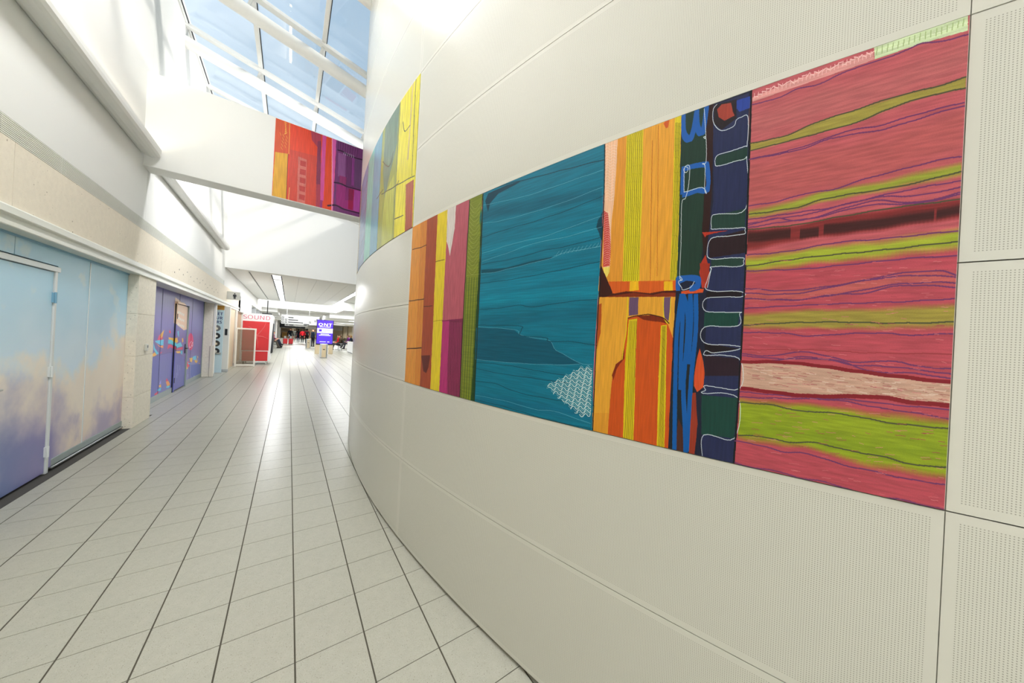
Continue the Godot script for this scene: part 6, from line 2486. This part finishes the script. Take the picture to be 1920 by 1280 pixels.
# ------------------------------------------------------------------ bins, counter, seats
func bin(label: String, at: Vector3) -> void:
	var t := thing("litter_bin", label, "bin", at, 0, "litter bins in the hall")
	var body := MB.new()
	var o := PackedVector2Array()
	for q in 9:
		var a := lerpf(-PI / 2, PI / 2, q / 8.0)
		o.append(Vector2(0.10 + 0.10 * cos(a), 0.15 * sin(a)))
	for q in 9:
		var a := lerpf(PI / 2, PI * 1.5, q / 8.0)
		o.append(Vector2(-0.10 + 0.10 * cos(a), 0.15 * sin(a)))
	body.xf = Transform3D(Basis(Vector3.RIGHT, -PI / 2), Vector3.ZERO)
	body.prism(o, 0.02, 0.83)
	put("body", body.done(), M.aluminium, t)
	boxed("front_panel", Vector3(-0.11, 0.04, 0.10), Vector3(0.11, 0.80, 0.156), M.tan_stone, t, 0.004)
	boxed("slot", Vector3(-0.055, 0.50, 0.15), Vector3(0.055, 0.545, 0.158), M.black, t)
	var lid := MB.new()
	lid.xf = Transform3D(Basis(Vector3.RIGHT, -PI / 2), Vector3.ZERO)
	lid.prism(o, 0.83, 0.86)
	put("lid", lid.done(), M.bone, t)


func bench(label: String, at: Vector3, turn: float, seats: int) -> void:
	var t := thing("bench_seat", label, "bench", at, turn, "hall seating")
	var w := 0.58
	boxed("beam", Vector3(-w * seats / 2, 0.34, -0.05), Vector3(w * seats / 2, 0.40, 0.05), M.dark_metal, t)
	for k in seats:
		var x := (k - seats / 2.0 + 0.5) * w
		boxed("seat", Vector3(x - 0.25, 0.41, -0.22), Vector3(x + 0.25, 0.45, 0.24), M.charcoal, t, 0.015)
		var b := MB.new()
		b.xf = Transform3D(Basis(Vector3.RIGHT, 0.22), Vector3(x, 0.45, -0.22))
		b.box(Vector3(-0.25, 0.03, -0.03), Vector3(0.25, 0.46, 0.01), 0.012)
		put("backrest", b.done(), M.charcoal, t)
		var ar := MB.new()
		ar.box(Vector3(x - 0.285, 0.60, -0.15), Vector3(x - 0.245, 0.63, 0.16), 0.006)
		ar.box(Vector3(x - 0.28, 0.40, -0.02), Vector3(x - 0.25, 0.60, 0.02))
		put("armrest", ar.done(), M.steel, t)
	for sd in [-1.0, 1.0]:
		var l := MB.new()
		var x: float = sd * (w * seats / 2 - 0.3)
		l.box(Vector3(x - 0.03, 0.02, -0.03), Vector3(x + 0.03, 0.35, 0.03))
		l.box(Vector3(x - 0.035, 0.0, -0.28), Vector3(x + 0.035, 0.03, 0.28), 0.006)
		put("leg", l.done(), M.steel, t)


func build_hall_things() -> void:
	bin("beige and steel litter bin in front of the violet display board", Vector3(1.67, 0, -20.5))
	bin("pale litter bin further along the hall past the display board", Vector3(1.37, 0, -32.4))
	var c := thing("service_counter", "white service counter at the edge of the curved wall", "counter", Vector3(3.92, 0, -26.2))
	boxed("body", Vector3(0, 0.06, -1.5), Vector3(0.75, 0.86, 1.55), M.sign_white, c, 0.01)
	boxed("plinth", Vector3(0.03, 0.0, -1.47), Vector3(0.72, 0.06, 1.52), M.pale_ink, c)
	boxed("worktop", Vector3(-0.03, 0.86, -1.53), Vector3(0.78, 0.90, 1.58), M.bone, c, 0.006)
	for k in 4:
		var d := thing("counter_device", ["dark card terminal", "small black stapler-like device", "dark desk phone", "black tray"][k] + " on the white service counter", "device", Vector3(4.02 + 0.04 * k, 0.90, -27.2 + k * 0.62), 0, "devices on the counter")
		boxed("body", Vector3(-0.07, 0.0, -0.10), Vector3(0.07, 0.05 + 0.02 * (k % 2), 0.10), M.charcoal, d, 0.01)
		boxed("top", Vector3(-0.05, 0.05, -0.07), Vector3(0.05, 0.085, 0.02), M.black, d, 0.006)
	bench("row of dark seats with steel legs near the white counter", Vector3(3.75, 0, -30.8), -PI / 2, 5)
	bench("second row of dark seats behind the first on the window side", Vector3(5.0, 0, -33.8), -PI / 2, 6)
	bench("row of dark seats beyond the violet display board", Vector3(3.2, 0, -39.5), -PI / 2, 5)
	bench("row of dark seats along the hall windows", Vector3(-1.42, 0, -33.0), PI / 2, 6)
	bench("far row of dark seats along the hall windows", Vector3(-1.42, 0, -39.0), PI / 2, 6)
	for k in 2:
		var s := thing("suitcase", ["orange-red suitcase by the person in a black coat", "red suitcase further along beside the same person"][k], "suitcase", Vector3(-0.42 + k * 0.50, 0, -41.2 - k * 0.4), 0.2, "suitcases")
		boxed("body", Vector3(-0.20, 0.05, -0.13), Vector3(0.20, 0.62, 0.13), M.kiosk_red, s, 0.03)
		boxed("handle", Vector3(-0.10, 0.62, -0.10), Vector3(0.10, 0.90, -0.08), M.steel, s)
		for x in [-0.15, 0.15]:
			boxed("wheel", Vector3(x - 0.02, 0.0, -0.10), Vector3(x + 0.02, 0.055, -0.04), M.black, s)


# ------------------------------------------------------------------ people
# A body is a field of tapered capsules joined smoothly and meshed as surface nets; each bone carries a tag for its colour.
func body_field(bones: Array, cell: float) -> Dictionary:
	var lo := Vector3(1e9, 1e9, 1e9)
	var hi := -lo
	for b in bones:
		for k in 2:
			var r: float = b[2 + k] + cell * 2.0
			lo = lo.min(b[k] - Vector3.ONE * r)
			hi = hi.max(b[k] + Vector3.ONE * r)
	var nx := int((hi.x - lo.x) / cell) + 2
	var ny := int((hi.y - lo.y) / cell) + 2
	var nz := int((hi.z - lo.z) / cell) + 2
	var field := PackedFloat32Array()
	var owner_of := PackedByteArray()
	field.resize(nx * ny * nz)
	field.fill(1.0)
	owner_of.resize(nx * ny * nz)
	var best := PackedFloat32Array()
	best.resize(nx * ny * nz)
	best.fill(1.0)
	var soft := 0.035
	for b in bones:
		var a: Vector3 = b[0]
		var d: Vector3 = b[1] - a
		var len2 := maxf(d.length_squared(), 1e-6)
		var pad: float = maxf(b[2], b[3]) + 0.07
		var p0 := ((a.min(b[1]) - Vector3.ONE * pad - lo) / cell).floor()
		var p1 := ((a.max(b[1]) + Vector3.ONE * pad - lo) / cell).ceil()
		for iz in range(maxi(0, int(p0.z)), mini(nz, int(p1.z) + 1)):
			for iy in range(maxi(0, int(p0.y)), mini(ny, int(p1.y) + 1)):
				for ix in range(maxi(0, int(p0.x)), mini(nx, int(p1.x) + 1)):
					var p := lo + Vector3(ix, iy, iz) * cell
					var t := clampf((p - a).dot(d) / len2, 0.0, 1.0)
					var dist: float = p.distance_to(a + d * t) - lerpf(b[2], b[3], t)
					var i := (iz * ny + iy) * nx + ix
					var f := field[i]
					var h := clampf(0.5 + 0.5 * (f - dist) / soft, 0.0, 1.0)
					field[i] = lerpf(f, dist, h) - soft * h * (1.0 - h)
					if dist < best[i]:
						best[i] = dist
						owner_of[i] = b[4]
	var index := {}
	var pos := PackedVector3Array()
	var tags := PackedByteArray()
	var quads := []
	var corner := [Vector3i(0, 0, 0), Vector3i(1, 0, 0), Vector3i(0, 1, 0), Vector3i(1, 1, 0), Vector3i(0, 0, 1), Vector3i(1, 0, 1), Vector3i(0, 1, 1), Vector3i(1, 1, 1)]
	var edge := [[0, 1], [2, 3], [4, 5], [6, 7], [0, 2], [1, 3], [4, 6], [5, 7], [0, 4], [1, 5], [2, 6], [3, 7]]
	for iz in nz - 1:
		for iy in ny - 1:
			for ix in nx - 1:
				var base := (iz * ny + iy) * nx + ix
				if absf(field[base]) > cell * 3.0:
					continue
				var v := []
				var inside := 0
				for c in corner:
					var f: float = field[base + (c.z * ny + c.y) * nx + c.x]
					v.append(f)
					if f < 0.0:
						inside += 1
				if inside == 0 or inside == 8:
					continue
				var sum := Vector3.ZERO
				var n := 0
				for e in edge:
					var f0: float = v[e[0]]
					var f1: float = v[e[1]]
					if (f0 < 0.0) != (f1 < 0.0):
						sum += Vector3(corner[e[0]]).lerp(Vector3(corner[e[1]]), f0 / (f0 - f1))
						n += 1
				index[base] = pos.size()
				pos.append(lo + (Vector3(ix, iy, iz) + sum / n) * cell)
				tags.append(owner_of[base])
	var sx := 1
	var sy := nx
	var sz := nx * ny
	for base in index:
		for ax in [[sx, sy, sz], [sy, sz, sx], [sz, sx, sy]]:
			var f0: float = field[base]
			var f1: float = field[base + ax[0]]
			if (f0 < 0.0) == (f1 < 0.0):
				continue
			var q := [base, base - ax[1], base - ax[1] - ax[2], base - ax[2]]
			var ok := true
			for k in q:
				if not index.has(k):
					ok = false
			if ok:
				quads.append([index[q[0]], index[q[1]], index[q[2]], index[q[3]], f0 < 0.0])
	var normals := PackedVector3Array()
	normals.resize(pos.size())
	for q in quads:
		var n: Vector3 = (pos[q[1]] - pos[q[0]]).cross(pos[q[2]] - pos[q[0]])
		if not q[4]:
			n = -n
		for k in 4:
			normals[q[k]] += n
	return {"pos": pos, "tags": tags, "quads": quads, "normals": normals}


func body_mesh(body: Dictionary, colours: Array) -> ArrayMesh:
	var col := PackedColorArray()
	var nor := PackedVector3Array()
	var flip := 1.0
	var idx := PackedInt32Array()
	for i in body.pos.size():
		var c: Color = colours[body.tags[i]]
		col.append(c.srgb_to_linear())
		nor.append(body.normals[i].normalized() * flip)
	for q in body.quads:
		if q[4]:
			idx.append_array([q[0], q[2], q[1], q[0], q[3], q[2]])
		else:
			idx.append_array([q[0], q[1], q[2], q[0], q[2], q[3]])
	var arr := []
	arr.resize(Mesh.ARRAY_MAX)
	arr[Mesh.ARRAY_VERTEX] = body.pos
	arr[Mesh.ARRAY_NORMAL] = nor
	arr[Mesh.ARRAY_COLOR] = col
	arr[Mesh.ARRAY_INDEX] = idx
	var m := ArrayMesh.new()
	m.add_surface_from_arrays(Mesh.PRIMITIVE_TRIANGLES, arr)
	return m


# tags: 0 skin, 1 hair, 2 top, 3 trousers, 4 shoes
func arm_bones(sh: Vector3, el: Vector3, wr: Vector3, sleeve: int) -> Array:
	var d := (wr - el).normalized()
	var side := d.cross(Vector3(0, 0, 1)).normalized()
	var palm := wr + d * 0.085
	var out := [[sh, el, 0.056, 0.045, sleeve], [el, wr, 0.044, 0.031, sleeve], [wr, palm, 0.03, 0.034, 0]]
	for k in 4:
		var root := palm + side * (k - 1.5) * 0.019
		var mid := root + d * (0.04 - absf(k - 1.4) * 0.004) + Vector3(0, 0, 0.008)
		out.append([root, mid, 0.010, 0.0095, 0])
		out.append([mid, mid + d * 0.032 + Vector3(0, 0, 0.014), 0.0095, 0.008, 0])
	out.append([wr + d * 0.03 + side * 0.028, wr + d * 0.075 + side * 0.052 + Vector3(0, 0, 0.012), 0.012, 0.010, 0])
	return out


func head_bones(neck: Vector3, look: Vector3) -> Array:
	var c := neck + Vector3(0, 0.155, 0) + look * 0.025
	var side := look.cross(Vector3.UP).normalized()
	return [[neck - Vector3(0, 0.05, 0), neck + Vector3(0, 0.08, 0), 0.058, 0.054, 0], [c + Vector3(0, 0.03, 0) - look * 0.01, c - Vector3(0, 0.055, 0) + look * 0.018, 0.088, 0.062, 0], [c + look * 0.085, c + look * 0.098 - Vector3(0, 0.022, 0), 0.010, 0.015, 0], [c + side * 0.085, c + side * 0.088 - Vector3(0, 0.03, 0), 0.018, 0.014, 0], [c - side * 0.085, c - side * 0.088 - Vector3(0, 0.03, 0), 0.018, 0.014, 0], [c + Vector3(0, 0.062, 0) - look * 0.005, c + Vector3(0, 0.045, 0) - look * 0.03, 0.078, 0.088, 1], [c + Vector3(0, 0.02, 0) - look * 0.04, c - Vector3(0, 0.06, 0) - look * 0.045, 0.075, 0.058, 1]]


func leg_bones(hip: Vector3, knee: Vector3, ankle: Vector3, toe: Vector3) -> Array:
	return [[hip, knee, 0.088, 0.060, 3], [knee, ankle, 0.060, 0.043, 3], [ankle - Vector3(0, 0.035, 0) - toe * 0.05, ankle - Vector3(0, 0.045, 0) + toe * 0.14, 0.042, 0.034, 4]]


func standing(kind: String) -> Dictionary:
	var fwd := Vector3(0, 0, 1)
	var b := [[Vector3(0, 0.98, 0), Vector3(0, 1.16, 0.0), 0.135, 0.125, 2], [Vector3(0, 1.16, 0), Vector3(0, 1.36, 0.0), 0.13, 0.14, 2], [Vector3(-0.15, 1.39, 0), Vector3(0.15, 1.39, 0), 0.075, 0.075, 2], [Vector3(-0.07, 0.93, 0), Vector3(0.07, 0.93, 0), 0.12, 0.12, 3]]
	b.append_array(head_bones(Vector3(0, 1.46, 0.01), fwd))
	var step := 0.16 if kind == "walk" else 0.02
	b.append_array(leg_bones(Vector3(-0.09, 0.90, 0), Vector3(-0.10, 0.49, step * 0.7), Vector3(-0.10, 0.08, step), fwd))
	b.append_array(leg_bones(Vector3(0.09, 0.90, 0), Vector3(0.10, 0.49, -step * 0.3), Vector3(0.10, 0.08 + step * 0.15, -step), fwd))
	b.append_array(arm_bones(Vector3(-0.20, 1.38, 0), Vector3(-0.26, 1.10, -0.03 - step * 0.3), Vector3(-0.25, 0.86, 0.05 - step * 0.2), 2))
	if kind == "phone":
		b.append_array(arm_bones(Vector3(0.20, 1.38, 0), Vector3(0.34, 1.20, 0.12), Vector3(0.17, 1.50, 0.10), 2))
	else:
		b.append_array(arm_bones(Vector3(0.20, 1.38, 0), Vector3(0.26, 1.10, step * 0.2), Vector3(0.25, 0.86, 0.08 + step * 0.3), 2))
	if kind == "coat":
		b.append([Vector3(0, 0.98, 0), Vector3(0, 0.72, 0), 0.15, 0.18, 2])
	return body_field(b, 0.016)


func sitting() -> Dictionary:
	var fwd := Vector3(0, 0, 1)
	var b := [[Vector3(0, 0.58, 0.0), Vector3(0, 0.78, -0.03), 0.14, 0.125, 2], [Vector3(0, 0.78, -0.03), Vector3(0, 0.98, -0.03), 0.13, 0.14, 2], [Vector3(-0.15, 1.01, -0.03), Vector3(0.15, 1.01, -0.03), 0.075, 0.075, 2], [Vector3(-0.08, 0.56, 0.0), Vector3(0.08, 0.56, 0.0), 0.115, 0.115, 3]]
	b.append_array(head_bones(Vector3(0, 1.08, -0.01), fwd))
	b.append_array(leg_bones(Vector3(-0.10, 0.55, 0.02), Vector3(-0.13, 0.54, 0.44), Vector3(-0.13, 0.08, 0.55), fwd))
	b.append_array(leg_bones(Vector3(0.10, 0.55, 0.02), Vector3(0.13, 0.54, 0.44), Vector3(0.14, 0.08, 0.66), fwd))
	b.append_array(arm_bones(Vector3(-0.20, 1.0, -0.03), Vector3(-0.25, 0.74, 0.03), Vector3(-0.12, 0.66, 0.26), 2))
	b.append_array(arm_bones(Vector3(0.20, 1.0, -0.03), Vector3(0.25, 0.74, 0.03), Vector3(0.12, 0.66, 0.26), 2))
	return body_field(b, 0.016)


func build_people() -> void:
	var poses := {"stand": standing("stand"), "walk": standing("walk"), "phone": standing("phone"), "coat": standing("coat"), "sit": sitting()}
	var cloth := mat("clothing", Color(1, 1, 1), 0.8, 0.3)
	cloth.vertex_color_use_as_albedo = true
	var skin := Color(0.78, 0.58, 0.47)
	var brown := Color(0.20, 0.14, 0.10)
	var dark := Color(0.06, 0.06, 0.07)
	var away := PI
	var list := [
		["sit", Vector3(-1.38, 0, -31.6), PI / 2, [skin, dark, Color(0.09, 0.09, 0.11), Color(0.33, 0.30, 0.26), Color(0.10, 0.09, 0.08)], "seated person in black jacket and khaki trousers by the hall windows", 1.0],
		["sit", Vector3(-1.38, 0, -35.0), PI / 2, [skin, brown, Color(0.13, 0.16, 0.24), Color(0.12, 0.13, 0.17), dark], "seated person in navy clothes further along the window seats", 1.0],
		["sit", Vector3(-1.38, 0, -38.8), PI / 2, [skin, brown, Color(0.72, 0.66, 0.74), Color(0.20, 0.22, 0.30), dark], "seated person in a pale lilac top on the far window seats", 1.0],
		["sit", Vector3(-1.38, 0, -33.3), PI / 2, [skin, dark, Color(0.34, 0.36, 0.42), Color(0.10, 0.12, 0.16), dark], "seated person in slate grey between two others by the windows", 1.0],
		["sit", Vector3(-1.38, 0, -37.4), PI / 2, [skin, brown, Color(0.50, 0.20, 0.24), Color(0.16, 0.17, 0.22), dark], "seated person in a dull red top on the far window seats", 1.0],
		["coat", Vector3(0.02, 0, -42.0), 0.5, [skin, dark, Color(0.07, 0.11, 0.13), Color(0.72, 0.78, 0.85), dark], "standing person in a black coat and pale trousers beside red luggage", 1.03],
		["walk", Vector3(0.55, 0, -56.0), away, [skin, brown, Color(0.55, 0.56, 0.54), Color(0.45, 0.46, 0.45), dark], "walking person in grey seen from behind down the hall", 1.0],
		["coat", Vector3(0.97, 0, -52.0), away, [skin, dark, Color(0.06, 0.07, 0.09), Color(0.22, 0.28, 0.38), dark], "walking person in a long black coat seen from behind", 1.02],
		["walk", Vector3(1.33, 0, -47.5), away, [skin, brown, Color(0.80, 0.10, 0.14), Color(0.07, 0.12, 0.12), dark], "walking person in a bright red jacket and dark trousers", 1.0],
		["walk", Vector3(1.72, 0, -45.0), away, [skin, dark, Color(0.52, 0.08, 0.16), Color(0.08, 0.07, 0.11), dark], "walking person in dark crimson jacket carrying a black backpack", 1.07],
		["phone", Vector3(1.93, 0, -36.5), -0.9, [skin, dark, Color(0.10, 0.14, 0.20), Color(0.10, 0.11, 0.15), dark], "standing person in navy raising a hand to the ear behind the bin", 1.03],
		["sit", Vector3(3.14, 0, -40.3), -PI / 2, [skin, dark, Color(0.25, 0.24, 0.26), Color(0.12, 0.15, 0.22), dark], "seated person in grey partly behind the violet display board", 1.0],
		["sit", Vector3(3.72, 0, -31.9), -PI / 2, [skin, dark, Color(0.84, 0.10, 0.15), Color(0.25, 0.27, 0.33), dark], "seated person in a red top near the white counter", 1.0],
		["sit", Vector3(3.72, 0, -30.7), -PI / 2, [skin, brown, Color(0.30, 0.24, 0.18), Color(0.22, 0.20, 0.24), dark], "seated person in brown beside the person in red", 1.0],
		["sit", Vector3(4.96, 0, -33.2), -PI / 2, [skin, Color(0.66, 0.50, 0.26), Color(0.15, 0.19, 0.27), Color(0.2, 0.2, 0.26), dark], "seated fair-haired person in dark blue on the second row", 1.0],
		["sit", Vector3(4.96, 0, -34.9), -PI / 2, [skin, brown, Color(0.42, 0.18, 0.45), Color(0.2, 0.2, 0.26), dark], "seated person in purple on the second row", 1.0],
	]
	for p in list:
		var o := put("person", body_mesh(poses[p[0]], p[3]), cloth)
		o.position = p[1]
		o.rotation.y = p[2]
		o.scale = Vector3.ONE * p[5]
		tag(o, p[4], "person", "people in the hall")
	var bag := thing("backpack", "black backpack on the back of the person in dark crimson", "backpack", Vector3(1.72, 1.06, -44.76))
	boxed("body", Vector3(-0.15, 0, -0.08), Vector3(0.15, 0.44, 0.08), M.black, bag, 0.04)
	boxed("pocket", Vector3(-0.11, 0.04, 0.08), Vector3(0.11, 0.22, 0.12), M.charcoal, bag, 0.02)
